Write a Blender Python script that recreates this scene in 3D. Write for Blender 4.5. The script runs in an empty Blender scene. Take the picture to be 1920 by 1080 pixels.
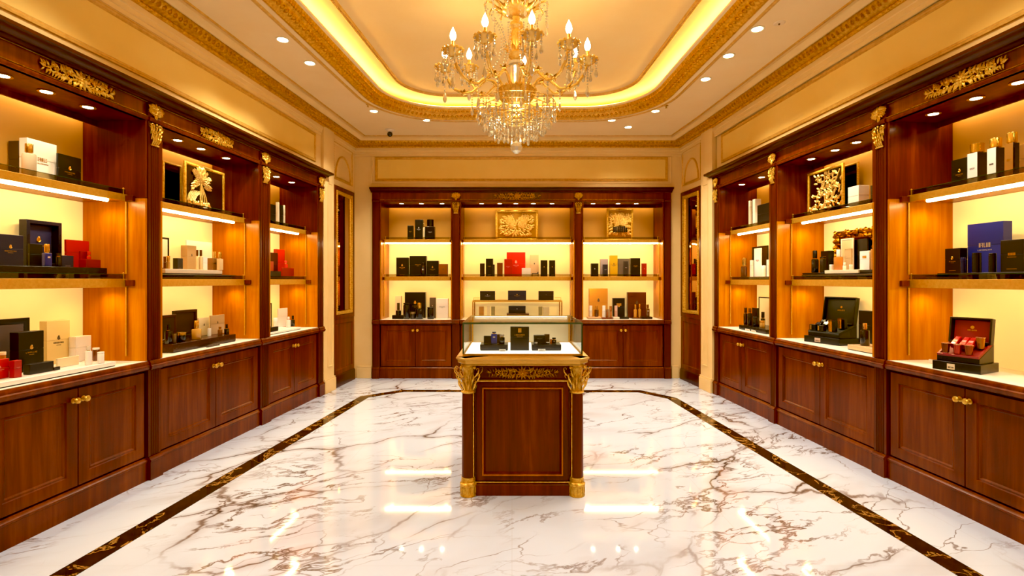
import bpy, bmesh, math, random, zlib
from math import sin, cos, pi, atan2, radians, sqrt
from mathutils import Vector, Matrix

sc = bpy.context.scene
COL = sc.collection
F, CX, HY, EYE = 960.0, 960.0, 525.0, 1.34      # focal length in pixels, principal column, horizon row, eye height

# ------------------------------------------------------------------ materials
_mc = {}
def lin(h):
    h = h.lstrip('#')
    def f(c):
        c /= 255.0
        return c/12.92 if c <= .04045 else ((c+.055)/1.055)**2.4
    return tuple(f(int(h[i:i+2], 16)) for i in (0, 2, 4))
def newmat(name):
    m = bpy.data.materials.new(name); m.use_nodes = True
    nt = m.node_tree
    return m, nt, nt.nodes['Principled BSDF']
def pm(hexc, r=.4, m=0.0, coat=0.0, spec=.5):
    k = ('p', hexc, r, m, coat, spec)
    if k in _mc: return _mc[k]
    mt, nt, b = newmat('paint_'+hexc.strip('#'))
    n = nt.nodes.new('ShaderNodeTexNoise'); n.inputs['Scale'].default_value = 30; n.inputs['Detail'].default_value = 0
    mp = nt.nodes.new('ShaderNodeMapRange'); nt.links.new(n.outputs['Fac'], mp.inputs['Value'])
    mp.inputs['To Min'].default_value = max(0, r-.05); mp.inputs['To Max'].default_value = min(1, r+.05)
    nt.links.new(mp.outputs['Result'], b.inputs['Roughness'])
    b.inputs['Base Color'].default_value = (*lin(hexc), 1)
    b.inputs['Metallic'].default_value = m
    b.inputs['Coat Weight'].default_value = coat
    b.inputs['Specular IOR Level'].default_value = spec
    _mc[k] = mt
    return mt
def emit(hexc, s, name='glow'):
    k = ('e', hexc, s)
    if k in _mc: return _mc[k]
    mt, nt, b = newmat(name)
    b.inputs['Base Color'].default_value = (*lin(hexc), 1)
    b.inputs['Emission Color'].default_value = (*lin(hexc), 1)
    b.inputs['Emission Strength'].default_value = s
    _mc[k] = mt
    return mt
def coords(nt, scale=(1, 1, 1), rot=(0, 0, 0), src='Object'):
    tc = nt.nodes.new('ShaderNodeTexCoord'); mp = nt.nodes.new('ShaderNodeMapping')
    mp.inputs['Scale'].default_value = scale; mp.inputs['Rotation'].default_value = rot
    nt.links.new(tc.outputs[src], mp.inputs['Vector'])
    return mp.outputs['Vector']
def noise(nt, v, scale, detail=4, rough=.5, dist=0):
    n = nt.nodes.new('ShaderNodeTexNoise')
    n.inputs['Scale'].default_value = scale; n.inputs['Detail'].default_value = detail
    n.inputs['Roughness'].default_value = rough; n.inputs['Distortion'].default_value = dist
    nt.links.new(v, n.inputs['Vector'])
    return n.outputs['Fac']
def ramp(nt, v, stops):
    r = nt.nodes.new('ShaderNodeValToRGB'); cr = r.color_ramp
    while len(cr.elements) < len(stops): cr.elements.new(.5)
    for e, (p, c) in zip(cr.elements, stops):
        e.position = p; e.color = (*c, 1) if len(c) == 3 else c
    nt.links.new(v, r.inputs['Fac'])
    return r.outputs['Color']
def math_(nt, op, a, b=None):
    n = nt.nodes.new('ShaderNodeMath'); n.operation = op
    for i, x in enumerate((a, b)):
        if x is None: continue
        if isinstance(x, (int, float)): n.inputs[i].default_value = x
        else: nt.links.new(x, n.inputs[i])
    return n.outputs['Value']
def mixc(nt, fac, a, b, mode='MIX'):
    n = nt.nodes.new('ShaderNodeMix'); n.data_type = 'RGBA'; n.blend_type = mode
    for s, x in ((0, fac), (6, a), (7, b)):
        if isinstance(x, (int, float)): n.inputs[s].default_value = x
        elif isinstance(x, tuple): n.inputs[s].default_value = (*x, 1)
        else: nt.links.new(x, n.inputs[s])
    return n.outputs[2]
def bump(nt, b, h, strength, dist=.002):
    n = nt.nodes.new('ShaderNodeBump'); n.inputs['Strength'].default_value = strength
    n.inputs['Distance'].default_value = dist
    nt.links.new(h, n.inputs['Height']); nt.links.new(n.outputs['Normal'], b.inputs['Normal'])

def wood(name, dark, mid, light, rough=.32, grain=(26, 26, 1.6), coat=.12):
    m, nt, b = newmat(name)
    v = coords(nt, grain)
    n1 = noise(nt, v, 1.0, 7, .62, .6)
    v2 = coords(nt, (5, 5, .55))
    n2 = noise(nt, v2, 1.0, 3, .5, 1.2)
    s = math_(nt, 'ADD', math_(nt, 'MULTIPLY', n1, .55), math_(nt, 'MULTIPLY', n2, .5))
    c = ramp(nt, s, [(.30, lin(dark)), (.52, lin(mid)), (.74, lin(light))])
    nt.links.new(c, b.inputs['Base Color'])
    b.inputs['Roughness'].default_value = rough
    b.inputs['Coat Weight'].default_value = coat; b.inputs['Coat Roughness'].default_value = .15
    bump(nt, b, n1, .15, .001)
    b.inputs['Specular IOR Level'].default_value = .28; b.inputs['Specular Tint'].default_value = (1, .72, .45, 1)
    b.inputs['Coat Tint'].default_value = (1, .8, .6, 1)
    return m
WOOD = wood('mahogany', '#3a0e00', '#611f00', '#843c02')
WOODR = wood('mahogany_shaft', '#370d00', '#571900', '#722c02', coat=.15)
WOODD = wood('mahogany_dark', '#2a0800', '#3c1001', '#4d1a03', .3)
WOODS = wood('mahogany_pale_lit', '#8a4200', '#b06406', '#c98212', .33)  # pale mahogany; on the side panels it carries the orange niche light
def gold_mat(name, a, b_, rough=.28, bs=60, bst=.0):
    m, nt, b = newmat(name)
    n = noise(nt, coords(nt), bs, 4, .6)
    nt.links.new(ramp(nt, n, [(.35, lin(a)), (.7, lin(b_))]), b.inputs['Base Color'])
    b.inputs['Metallic'].default_value = 1; b.inputs['Roughness'].default_value = rough
    if bst: bump(nt, b, n, bst, .004)
    return m
GOLD = gold_mat('gilt', '#c98d28', '#f4c655', .3)
GOLD.node_tree.nodes['Principled BSDF'].inputs['Metallic'].default_value = .6
GOLDD = gold_mat('antique_gilt', '#7d4510', '#c98a2c', .35)
BRASS = gold_mat('brass', '#d0962f', '#dba440', .34)
BRASS.node_tree.nodes['Principled BSDF'].inputs['Metallic'].default_value = .45
GILT_PLASTER = None
def plaster(name, a, b_, rough=.55, scale=3):
    m, nt, b = newmat(name)
    n = noise(nt, coords(nt), scale, 5, .55)
    nt.links.new(ramp(nt, n, [(.3, lin(a)), (.7, lin(b_))]), b.inputs['Base Color'])
    b.inputs['Roughness'].default_value = rough
    return m
CREAM = plaster('cream_paint', '#ebc07a', '#f0c886')
OCHRE = plaster('ochre_silk_paint', '#eec062', '#f2c970', .4, 2)
CEIL = plaster('ceiling_paint', '#f1ce94', '#f5d6a0')
CEILI = plaster('dome_paint', '#f4cb86', '#f7d190')
GILTP = plaster('gilded_plaster', '#b8770f', '#e9b03a', .38, 40)
GILTP.node_tree.nodes['Principled BSDF'].inputs['Metallic'].default_value = .35
GILTL = plaster('pale_gilded_plaster', '#c99036', '#dfa950', .45, 30)
GILTL.node_tree.nodes['Principled BSDF'].inputs['Metallic'].default_value = .1
WHITE_STONE = plaster('white_counter_stone', '#f2e6d4', '#f8eee0', .3, 4)
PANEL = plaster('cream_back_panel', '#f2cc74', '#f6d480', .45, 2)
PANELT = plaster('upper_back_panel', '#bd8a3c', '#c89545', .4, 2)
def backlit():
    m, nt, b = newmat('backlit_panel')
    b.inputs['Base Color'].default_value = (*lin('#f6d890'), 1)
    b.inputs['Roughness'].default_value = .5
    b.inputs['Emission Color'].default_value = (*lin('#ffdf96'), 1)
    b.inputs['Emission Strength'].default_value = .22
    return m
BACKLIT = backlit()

def ridge(nt, v, scale, detail, rough, dist, width):
    n = noise(nt, v, scale, detail, rough, dist)
    a = math_(nt, 'ABSOLUTE', math_(nt, 'SUBTRACT', n, .5))
    r = nt.nodes.new('ShaderNodeMapRange'); r.interpolation_type = 'SMOOTHSTEP'
    nt.links.new(a, r.inputs['Value'])
    r.inputs['From Min'].default_value = 0; r.inputs['From Max'].default_value = width
    r.inputs['To Min'].default_value = 1; r.inputs['To Max'].default_value = 0
    return r.outputs['Result']
def marble_white():
    m, nt, b = newmat('white_veined_marble')
    tc = coords(nt, (1, 1, 1))
    def warp(v, scale, amt):
        n = nt.nodes.new('ShaderNodeTexNoise'); n.inputs['Scale'].default_value = scale; n.inputs['Detail'].default_value = 4
        nt.links.new(v, n.inputs['Vector'])
        s = nt.nodes.new('ShaderNodeVectorMath'); s.operation = 'SUBTRACT'; nt.links.new(n.outputs['Color'], s.inputs[0]); s.inputs[1].default_value = (.5, .5, .5)
        k = nt.nodes.new('ShaderNodeVectorMath'); k.operation = 'SCALE'; nt.links.new(s.outputs[0], k.inputs[0]); k.inputs['Scale'].default_value = amt
        a = nt.nodes.new('ShaderNodeVectorMath'); a.operation = 'ADD'; nt.links.new(v, a.inputs[0]); nt.links.new(k.outputs[0], a.inputs[1])
        return a.outputs[0]
    def mapped(v, scale, rot):
        mp = nt.nodes.new('ShaderNodeMapping'); mp.inputs['Scale'].default_value = scale; mp.inputs['Rotation'].default_value = (0, 0, radians(rot))
        nt.links.new(v, mp.inputs['Vector'])
        m2 = nt.nodes.new('ShaderNodeMapping'); m2.inputs['Scale'].default_value = scale
        mp.inputs['Scale'].default_value = (1, 1, 1); nt.links.new(mp.outputs['Vector'], m2.inputs['Vector']); return m2.outputs['Vector']
    def cell(v, scale, width):
        vo = nt.nodes.new('ShaderNodeTexVoronoi'); vo.feature = 'DISTANCE_TO_EDGE'; vo.inputs['Scale'].default_value = scale
        nt.links.new(v, vo.inputs['Vector'])
        r = nt.nodes.new('ShaderNodeMapRange'); r.interpolation_type = 'SMOOTHSTEP'; nt.links.new(vo.outputs['Distance'], r.inputs['Value'])
        r.inputs['From Min'].default_value = 0; r.inputs['From Max'].default_value = width; r.inputs['To Min'].default_value = 1; r.inputs['To Max'].default_value = 0
        return r.outputs['Result']
    def mask(v, scale, lo, hi):
        r = nt.nodes.new('ShaderNodeMapRange'); r.interpolation_type = 'SMOOTHSTEP'; nt.links.new(noise(nt, v, scale, 3), r.inputs['Value'])
        r.inputs['From Min'].default_value = lo; r.inputs['From Max'].default_value = hi; return r.outputs['Result']
    M_ = lambda a, b_: math_(nt, 'MULTIPLY', a, b_)
    A = warp(mapped(warp(tc, 1.3, .36), (.62, 1.7, 1), -38), 4.5, .16)
    B = warp(mapped(warp(tc, 2.0, .34), (.8, 2.2, 1), -24), 6, .12)
    v1 = M_(M_(cell(A, 1.15, .018), mask(tc, .9, .42, .64)), .85)
    v1s = M_(M_(cell(A, 1.15, .10), mask(tc, .9, .42, .66)), .20)
    v2 = M_(M_(cell(B, 2.1, .014), mask(tc, 1.5, .46, .64)), .6)
    v3 = M_(M_(ridge(nt, B, 1.5, 7, .62, .2, .022), mask(tc, 1.1, .44, .62)), .75)
    cl = M_(mask(A, 1.2, .50, .80), .14)
    mx = lambda a, b_: math_(nt, 'MAXIMUM', a, b_)
    s = math_(nt, 'MINIMUM', math_(nt, 'ADD', mx(mx(v1, v2), v3), math_(nt, 'ADD', v1s, cl)), 1.0)
    c = ramp(nt, s, [(0, lin('#dbdfee')), (.25, lin('#bab4bc')), (.65, lin('#857268')), (1, lin('#57443a'))])
    br = nt.nodes.new('ShaderNodeTexBrick'); nt.links.new(tc, br.inputs['Vector'])
    br.offset = 0; br.inputs['Scale'].default_value = 1
    br.inputs['Mortar Size'].default_value = .0012; br.inputs['Brick Width'].default_value = 1.2; br.inputs['Row Height'].default_value = 1.2
    c2 = mixc(nt, math_(nt, 'MULTIPLY', br.outputs['Fac'], .25), c, lin('#a89488'))
    nt.links.new(c2, b.inputs['Base Color'])
    b.inputs['Roughness'].default_value = .05
    b.inputs['Specular IOR Level'].default_value = .8; b.inputs['IOR'].default_value = 1.65
    return m
def marble_dark():
    m, nt, b = newmat('dark_emperador_marble')
    v = coords(nt, (3, 3, 1), (0, 0, .5))
    r1 = ridge(nt, v, 1.3, 6, .6, .7, .02)
    base = ramp(nt, noise(nt, v, 6, 6, .65), [(.35, lin('#1c0d05')), (.7, lin('#3d2310'))])
    nt.links.new(mixc(nt, r1, base, lin('#a8773c')), b.inputs['Base Color'])
    b.inputs['Roughness'].default_value = .08
    return m
FLOOR_M, INLAY_M = marble_white(), marble_dark()
def glass_mat(name, tint='#f4fbf6', spec=.9, amount=None):
    m = bpy.data.materials.new(name); m.use_nodes = True
    nt = m.node_tree; nt.nodes.clear()
    o = nt.nodes.new('ShaderNodeOutputMaterial'); mx = nt.nodes.new('ShaderNodeMixShader')
    t = nt.nodes.new('ShaderNodeBsdfTransparent'); g = nt.nodes.new('ShaderNodeBsdfGlossy')
    t.inputs['Color'].default_value = (*lin(tint), 1)
    g.inputs['Roughness'].default_value = .01
    fr = nt.nodes.new('ShaderNodeFresnel'); fr.inputs['IOR'].default_value = 1.45
    nt.links.new(math_(nt, 'MULTIPLY', fr.outputs['Fac'], spec), mx.inputs['Fac'])
    nt.links.new(t.outputs[0], mx.inputs[1]); nt.links.new(g.outputs[0], mx.inputs[2])
    nt.links.new(mx.outputs[0], o.inputs['Surface'])
    return m
GLASS = glass_mat('clear_plate_glass', '#fafdfb', .6)
def painted_reflection():
    m = bpy.data.materials.new('rear_pane_reflection_tint'); m.use_nodes = True
    nt = m.node_tree; nt.nodes.clear()
    o = nt.nodes.new('ShaderNodeOutputMaterial'); mx = nt.nodes.new('ShaderNodeMixShader'); mx.inputs['Fac'].default_value = .6
    t = nt.nodes.new('ShaderNodeBsdfTransparent'); g = nt.nodes.new('ShaderNodeBsdfDiffuse')
    g.inputs['Color'].default_value = (*lin('#f2e2c0'), 1)  # cream diffuse stands in for the bright reflection in the rear pane
    nt.links.new(t.outputs[0], mx.inputs[1]); nt.links.new(g.outputs[0], mx.inputs[2]); nt.links.new(mx.outputs[0], o.inputs['Surface'])
    return m
REFLPANE = painted_reflection()
EDGE_GLASS = pm('#2c4a30', .08, 0, .5)
LIPGLASS = glass_mat('shelf_lip_glass', '#d8d2b4', .8)
def real_glass(hexc, r=.0, ior=1.45):
    k = ('g', hexc, r)
    if k in _mc: return _mc[k]
    m, nt, b = newmat('glass_'+hexc.strip('#'))
    n = noise(nt, coords(nt), 18, 2)
    nt.links.new(ramp(nt, n, [(.2, lin(hexc)), (.8, tuple(min(1, c*1.12) for c in lin(hexc)))]), b.inputs['Base Color'])
    b.inputs['Transmission Weight'].default_value = 1; b.inputs['Roughness'].default_value = r
    b.inputs['IOR'].default_value = ior
    _mc[k] = m
    return m
def crystal():
    m = bpy.data.materials.new('cut_crystal'); m.use_nodes = True
    nt = m.node_tree; nt.nodes.clear()
    o = nt.nodes.new('ShaderNodeOutputMaterial'); mx = nt.nodes.new('ShaderNodeMixShader'); m2 = nt.nodes.new('ShaderNodeMixShader')
    t = nt.nodes.new('ShaderNodeBsdfGlass'); g = nt.nodes.new('ShaderNodeBsdfGlossy'); d = nt.nodes.new('ShaderNodeBsdfDiffuse')
    t.inputs['Color'].default_value = (*lin('#fff8e8'), 1); t.inputs['IOR'].default_value = 1.5
    g.inputs['Color'].default_value = (*lin('#fff6e2'), 1); g.inputs['Roughness'].default_value = .08
    d.inputs['Color'].default_value = (*lin('#fff0d4'), 1)
    mx.inputs['Fac'].default_value = .40; m2.inputs['Fac'].default_value = .30
    nt.links.new(t.outputs[0], mx.inputs[1]); nt.links.new(g.outputs[0], mx.inputs[2])
    nt.links.new(mx.outputs[0], m2.inputs[1]); nt.links.new(d.outputs[0], m2.inputs[2])
    nt.links.new(m2.outputs[0], o.inputs['Surface'])
    return m
CRYSTAL = crystal()
AMBER = pm('#f3bd55', .15, .3, .6)
MIRROR = pm('#b98a4c', .03, 1.0)
LED = emit('#ffe6b0', 34, 'led_strip')
LEDM = emit('#ffdf9c', 30, 'led_strip_low')
LENS = emit('#fff0d2', 18, 'downlight_lens')
COVEB = emit('#ffd890', 14, 'panel_cove_led')
BULB = emit('#ffe9c0', 14, 'candle_bulb')
COVE = emit('#ffd070', 30, 'cove_led')

# ------------------------------------------------------------------ mesh builder
class MB:
    def __init__(s): s.v = []; s.f = []
    def add(s, vs, fs):
        n = len(s.v); s.v += [tuple(v) for v in vs]; s.f += [tuple(i+n for i in f) for f in fs]; return s
    def box(s, x0, x1, y0, y1, z0, z1):
        if x0 > x1: x0, x1 = x1, x0
        if y0 > y1: y0, y1 = y1, y0
        if z0 > z1: z0, z1 = z1, z0
        v = [(x0,y0,z0),(x1,y0,z0),(x1,y1,z0),(x0,y1,z0),(x0,y0,z1),(x1,y0,z1),(x1,y1,z1),(x0,y1,z1)]
        return s.add(v, [(0,3,2,1),(4,5,6,7),(0,1,5,4),(1,2,6,5),(2,3,7,6),(3,0,4,7)])
    def prism(s, poly, z0, z1, axis='z'):
        n = len(poly); a = sum(poly[i][0]*poly[(i+1)%n][1]-poly[(i+1)%n][0]*poly[i][1] for i in range(n))
        if a < 0: poly = poly[::-1]
        if axis == 'z': P = lambda p, h: (p[0], p[1], h)
        elif axis == 'x': P = lambda p, h: (h, p[0], p[1])
        else: P = lambda p, h: (p[1], h, p[0])
        v = [P(p, z0) for p in poly]+[P(p, z1) for p in poly]
        f = [tuple(range(n))[::-1], tuple(range(n, 2*n))]+[(i, (i+1)%n, n+(i+1)%n, n+i) for i in range(n)]
        return s.add(v, f)
    def lathe(s, prof, seg=20, c=(0, 0, 0), sx=1, sy=1):
        vs, fs, k = [], [], len(prof)
        for i in range(seg):
            a = 2*pi*i/seg
            for r, z in prof: vs.append((c[0]+r*cos(a)*sx, c[1]+r*sin(a)*sy, c[2]+z))
        for i in range(seg):
            j = (i+1) % seg
            for q in range(k-1): fs.append((i*k+q, j*k+q, j*k+q+1, i*k+q+1))
        if prof[0][0] > 1e-6: fs.append(tuple(i*k for i in range(seg))[::-1])
        if prof[-1][0] > 1e-6: fs.append(tuple(i*k+k-1 for i in range(seg)))
        return s.add(vs, fs)
    def tube(s, pts, r, seg=8, r1=None):
        pts = [Vector(p) for p in pts]; n = len(pts); vs, fs = [], []
        up = Vector((0, 0, 1)); prev = None
        for i, p in enumerate(pts):
            t = (pts[min(i+1, n-1)]-pts[max(i-1, 0)]).normalized()
            if prev is None:
                a = t.cross(up if abs(t.z) < .95 else Vector((1, 0, 0))).normalized()
            else: a = (prev-t*prev.dot(t)).normalized()
            prev = a; b = t.cross(a)
            rr = r if r1 is None else r+(r1-r)*i/(n-1)
            for k in range(seg):
                q = 2*pi*k/seg; vs.append(p+a*cos(q)*rr+b*sin(q)*rr)
        for i in range(n-1):
            for k in range(seg):
                l = (k+1) % seg; fs.append((i*seg+k, i*seg+l, (i+1)*seg+l, (i+1)*seg+k))
        fs.append(tuple(range(seg))[::-1]); fs.append(tuple(range((n-1)*seg, n*seg)))
        return s.add(vs, fs)
    def ball(s, c, rx, ry=None, rz=None, seg=8, rings=5):
        ry = ry or rx; rz = rz or rx; vs = [(c[0], c[1], c[2]-rz)]; fs = []
        for i in range(1, rings):
            ph = -pi/2+pi*i/rings
            for k in range(seg):
                a = 2*pi*k/seg; vs.append((c[0]+rx*cos(ph)*cos(a), c[1]+ry*cos(ph)*sin(a), c[2]+rz*sin(ph)))
        vs.append((c[0], c[1], c[2]+rz)); last = len(vs)-1
        for k in range(seg):
            l = (k+1) % seg; fs.append((0, 1+l, 1+k)); b = 1+(rings-2)*seg; fs.append((last, b+k, b+l))
            for i in range(rings-2): fs.append((1+i*seg+k, 1+i*seg+l, 1+(i+1)*seg+l, 1+(i+1)*seg+k))
        return s.add(vs, fs)
    def leaf(s, base, dirv, L, w, nrm=(0, -1, 0), curl=.35, thick=.004):
        base = Vector(base); d = Vector(dirv).normalized(); n = Vector(nrm).normalized()
        sd = d.cross(n).normalized(); vs, fs = [], []
        prof = [(0, .3, 0), (.25, .85, .35), (.5, 1, .7), (.78, .6, .75), (1, .05, .35)]
        for t, ww, h in prof:
            c = base+d*L*t+n*(curl*L*h*.5)
            vs += [c-sd*w*ww*.5, c+n*(w*.28*ww+thick), c+sd*w*ww*.5]
        for i in range(4):
            a = i*3; fs += [(a, a+1, a+4, a+3), (a+1, a+2, a+5, a+4)]
        return s.add(vs, fs)
    def loops(s, x0, x1, z0, z1, prof, cap=True, back=None):
        """nested rectangles in the xz plane: prof = [(inset, y)...]"""
        vs, fs = [], []
        for ins, y in prof:
            vs += [(x0+ins, y, z0+ins), (x1-ins, y, z0+ins), (x1-ins, y, z1-ins), (x0+ins, y, z1-ins)]
        for i in range(len(prof)-1):
            for k in range(4):
                l = (k+1) % 4; fs.append((i*4+k, i*4+l, i*4+4+l, i*4+4+k))
        e = (len(prof)-1)*4
        if cap: fs.append((e, e+1, e+2, e+3))
        else:
            for k in range(4):
                l = (k+1) % 4; fs.append((e+k, e+l, l, k))
            return s.add(vs, fs)
        fs.append((3, 2, 1, 0))
        return s.add(vs, fs)
    def sweep(s, path, prof, closed=False, side=1, caps=True):
        """sweep prof [(inset, z)] along a plan polyline; inset to the right of travel when side=1"""
        n = len(path); P = [Vector(p[:2]) for p in path]; ms = []
        for i in range(n):
            if closed: a, b = P[i-1], P[(i+1) % n]
            else: a, b = P[max(i-1, 0)], P[min(i+1, n-1)]
            def nr(d): d = d.normalized(); return Vector((d.y, -d.x))*side
            if not closed and i in (0, n-1): m = nr(b-a)
            else:
                n1, n2 = nr(P[i]-a), nr(b-P[i]); m = (n1+n2).normalized(); m = m/max(.3, m.dot(n1))
            ms.append(m)
        k = len(prof); vs, fs = [], []
        for p, m in zip(P, ms):
            for ins, z in prof:
                q = p+m*ins; vs.append((q.x, q.y, z))
        for i in range(n if closed else n-1):
            j = (i+1) % n
            for q in range(k-1): fs.append((i*k+q, i*k+q+1, j*k+q+1, j*k+q))
        if not closed and caps and k > 2:
            fs.append(tuple(range(k))[::-1]); fs.append(tuple((n-1)*k+q for q in range(k)))
        return s.add(vs, fs)
    def xf(s, M):
        s.v = [tuple(M @ Vector(v)) for v in s.v]; return s
    def join(s, o): return s.add(o.v, o.f)
    def build(s, name, mat, parent=None, bevel=0, smooth=True, angle=40, fix=True):
        me = bpy.data.meshes.new(name); me.from_pydata(s.v, [], s.f)
        if fix:
            bm = bmesh.new(); bm.from_mesh(me); bmesh.ops.recalc_face_normals(bm, faces=bm.faces); bm.to_mesh(me); bm.free()
        me.materials.append(mat)
        if smooth:
            me.polygons.foreach_set('use_smooth', [True]*len(me.polygons)); me.set_sharp_from_angle(angle=radians(angle))
        o = bpy.data.objects.new(name, me); COL.objects.link(o)
        if parent: o.parent = parent
        if bevel:
            b = o.modifiers.new('bevel', 'BEVEL'); b.width = bevel; b.segments = 2; b.limit_method = 'ANGLE'
            b.angle_limit = radians(50)
        return o

def empty(name, loc, rz=0, rx=0):
    o = bpy.data.objects.new(name, None); COL.objects.link(o)
    o.location = loc; o.rotation_euler = (rx, 0, rz); o.empty_display_size = .05
    return o
def tag(o, label, cat, group=None):
    o['label'] = label; o['category'] = cat
    if group: o['group'] = group
    return o
def struct(name, mb, mat, **k):
    o = mb.build(name, mat, **k); o['kind'] = 'structure'; return o

# ------------------------------------------------------------------ wall frames
class Wall:
    def __init__(s, O, d, near):
        s.O = Vector(O); s.e = Vector(d).normalized(); s.n = Vector((-s.e.y, s.e.x)); s.ang = atan2(s.e.y, s.e.x); s.near = near
    def hit(s, px, d):
        r = Vector(((px-CX)/F, 1)); t = (d+s.O.dot(s.n))/r.dot(s.n); return (t*r-s.O).dot(s.e), t
    def depth_at(s, px, u):
        r = Vector(((px-CX)/F, 1)); t = (u+s.O.dot(s.e))/r.dot(s.e); return (t*r-s.O).dot(s.n)
    def pt(s, u, d, z=0):
        p = s.O+s.e*u+s.n*d; return Vector((p.x, p.y, z))
    def ground(s, px, py, z):
        t = F*(EYE-z)/(py-HY); p = Vector(((px-CX)/F*t, t)); return (p-s.O).dot(s.e), (p-s.O).dot(s.n), t
LW = Wall((-2.732, 0), (.087, 1), 'low')
RW = Wall((2.736, 0), (.0573, -1), 'high')
BW = Wall((0, 6.97), (1, 0), None)
NRW = Wall((2.283, 6.98), (.089, -.93), 'high')
# ================================================================== the room
def wstruct(name, W, mb, mat, **k):
    o = struct(name, mb, mat, **k); o.location = W.pt(0, 0, 0); o.rotation_euler = (0, 0, W.ang); return o
CZ, DZ = 3.25, 3.42
struct('floor', MB().box(-4.2, 4.2, -1.9, 8, -.1, 0), FLOOR_M, smooth=False)
inl = MB().sweep([(-2.29, .3), (-1.748, 5.9), (-1.334, 6.25), (1.56, 6.225), (1.87, 5.82), (2.29, .3)],
                 [(0, -.02), (0, .0015), (.118, .0015), (.118, -.02)])
struct('trim_1', inl, INLAY_M, smooth=False)

mb = MB().box(-1.8, 7.6, .5, .6, 0, 3.4).box(-1.8, 6.016, .03, .499, 2.606, 3.4)
mb.box(6.016, 7.02, .03, .499, 0, 3.4).box(-1.8, 2.315, .03, .499, 0, 2.606)
wstruct('wall_left', LW, mb, CREAM, smooth=False)
mb = MB().box(-7.6, 1.8, .5, .6, 0, 3.4).box(-6.055, 1.8, .03, .499, 2.606, 3.4).box(-2.24, 1.8, .03, .499, 0, 2.606)
o = wstruct('wall_right', RW, mb, CREAM, smooth=False)
nb = MB().box(-.03, .93, .03, .4, 0, 3.4)
wstruct('wall_right', NRW, nb, CREAM, smooth=False)
mb = MB().box(-3.1, 3.3, 7.48, 7.6, 0, 3.4).box(-3.1, 3.3, 7.0, 7.479, 2.606, 3.4)
mb.box(-2.5, -1.912, 7.0, 7.479, 0, 2.606).box(2.176, 2.9, 7.0, 7.479, 0, 2.606)
struct('wall_back', mb, CREAM, smooth=False)
struct('wall_front', MB().box(-3.4, 3.4, -1.75, -1.65, 0, 3.4), CREAM, smooth=False)

# ---- tray ceiling with a lit cove
def fillet(pts, r, seg=14):
    out, n = [], len(pts)
    for i in range(n):
        p, a, b = Vector(pts[i]), Vector(pts[i-1]), Vector(pts[(i+1) % n])
        d1, d2 = (a-p).normalized(), (b-p).normalized(); th = d1.angle(d2); L = r/math.tan(th/2)
        c = p+(d1+d2).normalized()*(r/sin(th/2)); s = p+d1*L-c; e = p+d2*L-c
        a0, a1 = atan2(s.y, s.x), atan2(e.y, e.x); da = (a1-a0+pi) % (2*pi)-pi
        for k in range(seg+1):
            q = a0+da*k/seg; out.append(c+Vector((cos(q), sin(q)))*r)
    return out
TRAY = fillet([(-2.005, .8), (-1.551, 6.18), (1.70, 6.18), (1.95, .8)], .95)
def offset(path, ins):
    n = len(path); out = []
    for i in range(n):
        d = (path[(i+1) % n]-path[i-1]).normalized(); out.append(path[i]+Vector((d.y, -d.x))*ins)
    return out
ring = offset(TRAY, .08); cen = Vector((0, 3.5)); nr = len(ring)
mb = MB(); vs = []
for p in ring:
    d = (p-cen); k = min((3.6/abs(d.x)) if abs(d.x) > 1e-6 else 99, (5.4/abs(d.y)) if abs(d.y) > 1e-6 else 99)
    q = cen+d*max(k, 1.02); vs += [(p.x, p.y, CZ), (q.x, q.y, CZ)]
fs = [(2*i, 2*((i+1) % nr), 2*((i+1) % nr)+1, 2*i+1) for i in range(nr)]
mb.add(vs, fs)
mb.sweep(TRAY, [(.215, 3.333), (.240, 3.335), (.245, 3.347), (.235, 3.352), (.03, 3.352), (-.02, 3.36), (-.04, 3.39), (-.03, DZ+.002)], closed=True)
struct('ceiling', mb, CEIL, fix=False)
struct('ceiling', MB().box(-3.6, 3.6, -1.9, 8.0, DZ, DZ+.05), CEILI, smooth=False)
mb = MB().sweep(TRAY, [(0, CZ), (.003, CZ-.008), (.016, CZ-.011), (.026, CZ-.006), (.03, CZ)], closed=True)
struct('trim_2', mb, GILTL)
mb = MB().sweep(TRAY, [(.08, CZ+.001), (.082, CZ-.010), (.100, CZ-.012), (.112, CZ-.002), (.135, CZ+.006), (.165, CZ+.026), (.172, CZ+.040),
                       (.186, CZ+.046), (.205, CZ+.066), (.215, CZ+.084)], closed=True)
def beads(mb, path, ins, z, step, rx, ry, rz, closed=True, side=1, tilt=True):
    pts = offset(path, ins*side) if closed else path; n = len(pts); acc = 0.0
    for i in range(n if closed else n-1):
        a, b = pts[i], pts[(i+1) % n]; L = (b-a).length; d = (b-a)/max(L, 1e-9)
        t = (step-acc) % step
        while t < L:
            p = a+d*t; ang = atan2(d.y, d.x); t2 = MB().ball((0, 0, 0), rx, ry, rz, 6, 4)
            t2.xf(Matrix.Translation((p.x, p.y, z)) @ Matrix.Rotation(ang, 4, 'Z')); mb.join(t2); t += step
        acc = (acc+L) % step
beads(mb, TRAY, .150, CZ+.014, .052, .020, .018, .012)
beads(mb, TRAY, .150, CZ+.014, .052, .007, .028, .017)
beads(mb, TRAY, .198, CZ+.054, .030, .011, .012, .012)
struct('trim_3', mb, GILTP)
INN = offset(TRAY, .40)
mb = MB().sweep(INN, [(0, DZ+.001), (.002, DZ-.014), (.014, DZ-.018), (.024, DZ-.010), (.034, DZ-.016), (.044, DZ-.008), (.046, DZ+.001)], closed=True)
beads(mb, INN, .022, DZ-.013, .03, .010, .007, .006)
struct('trim_4', mb, GILTL)
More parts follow.
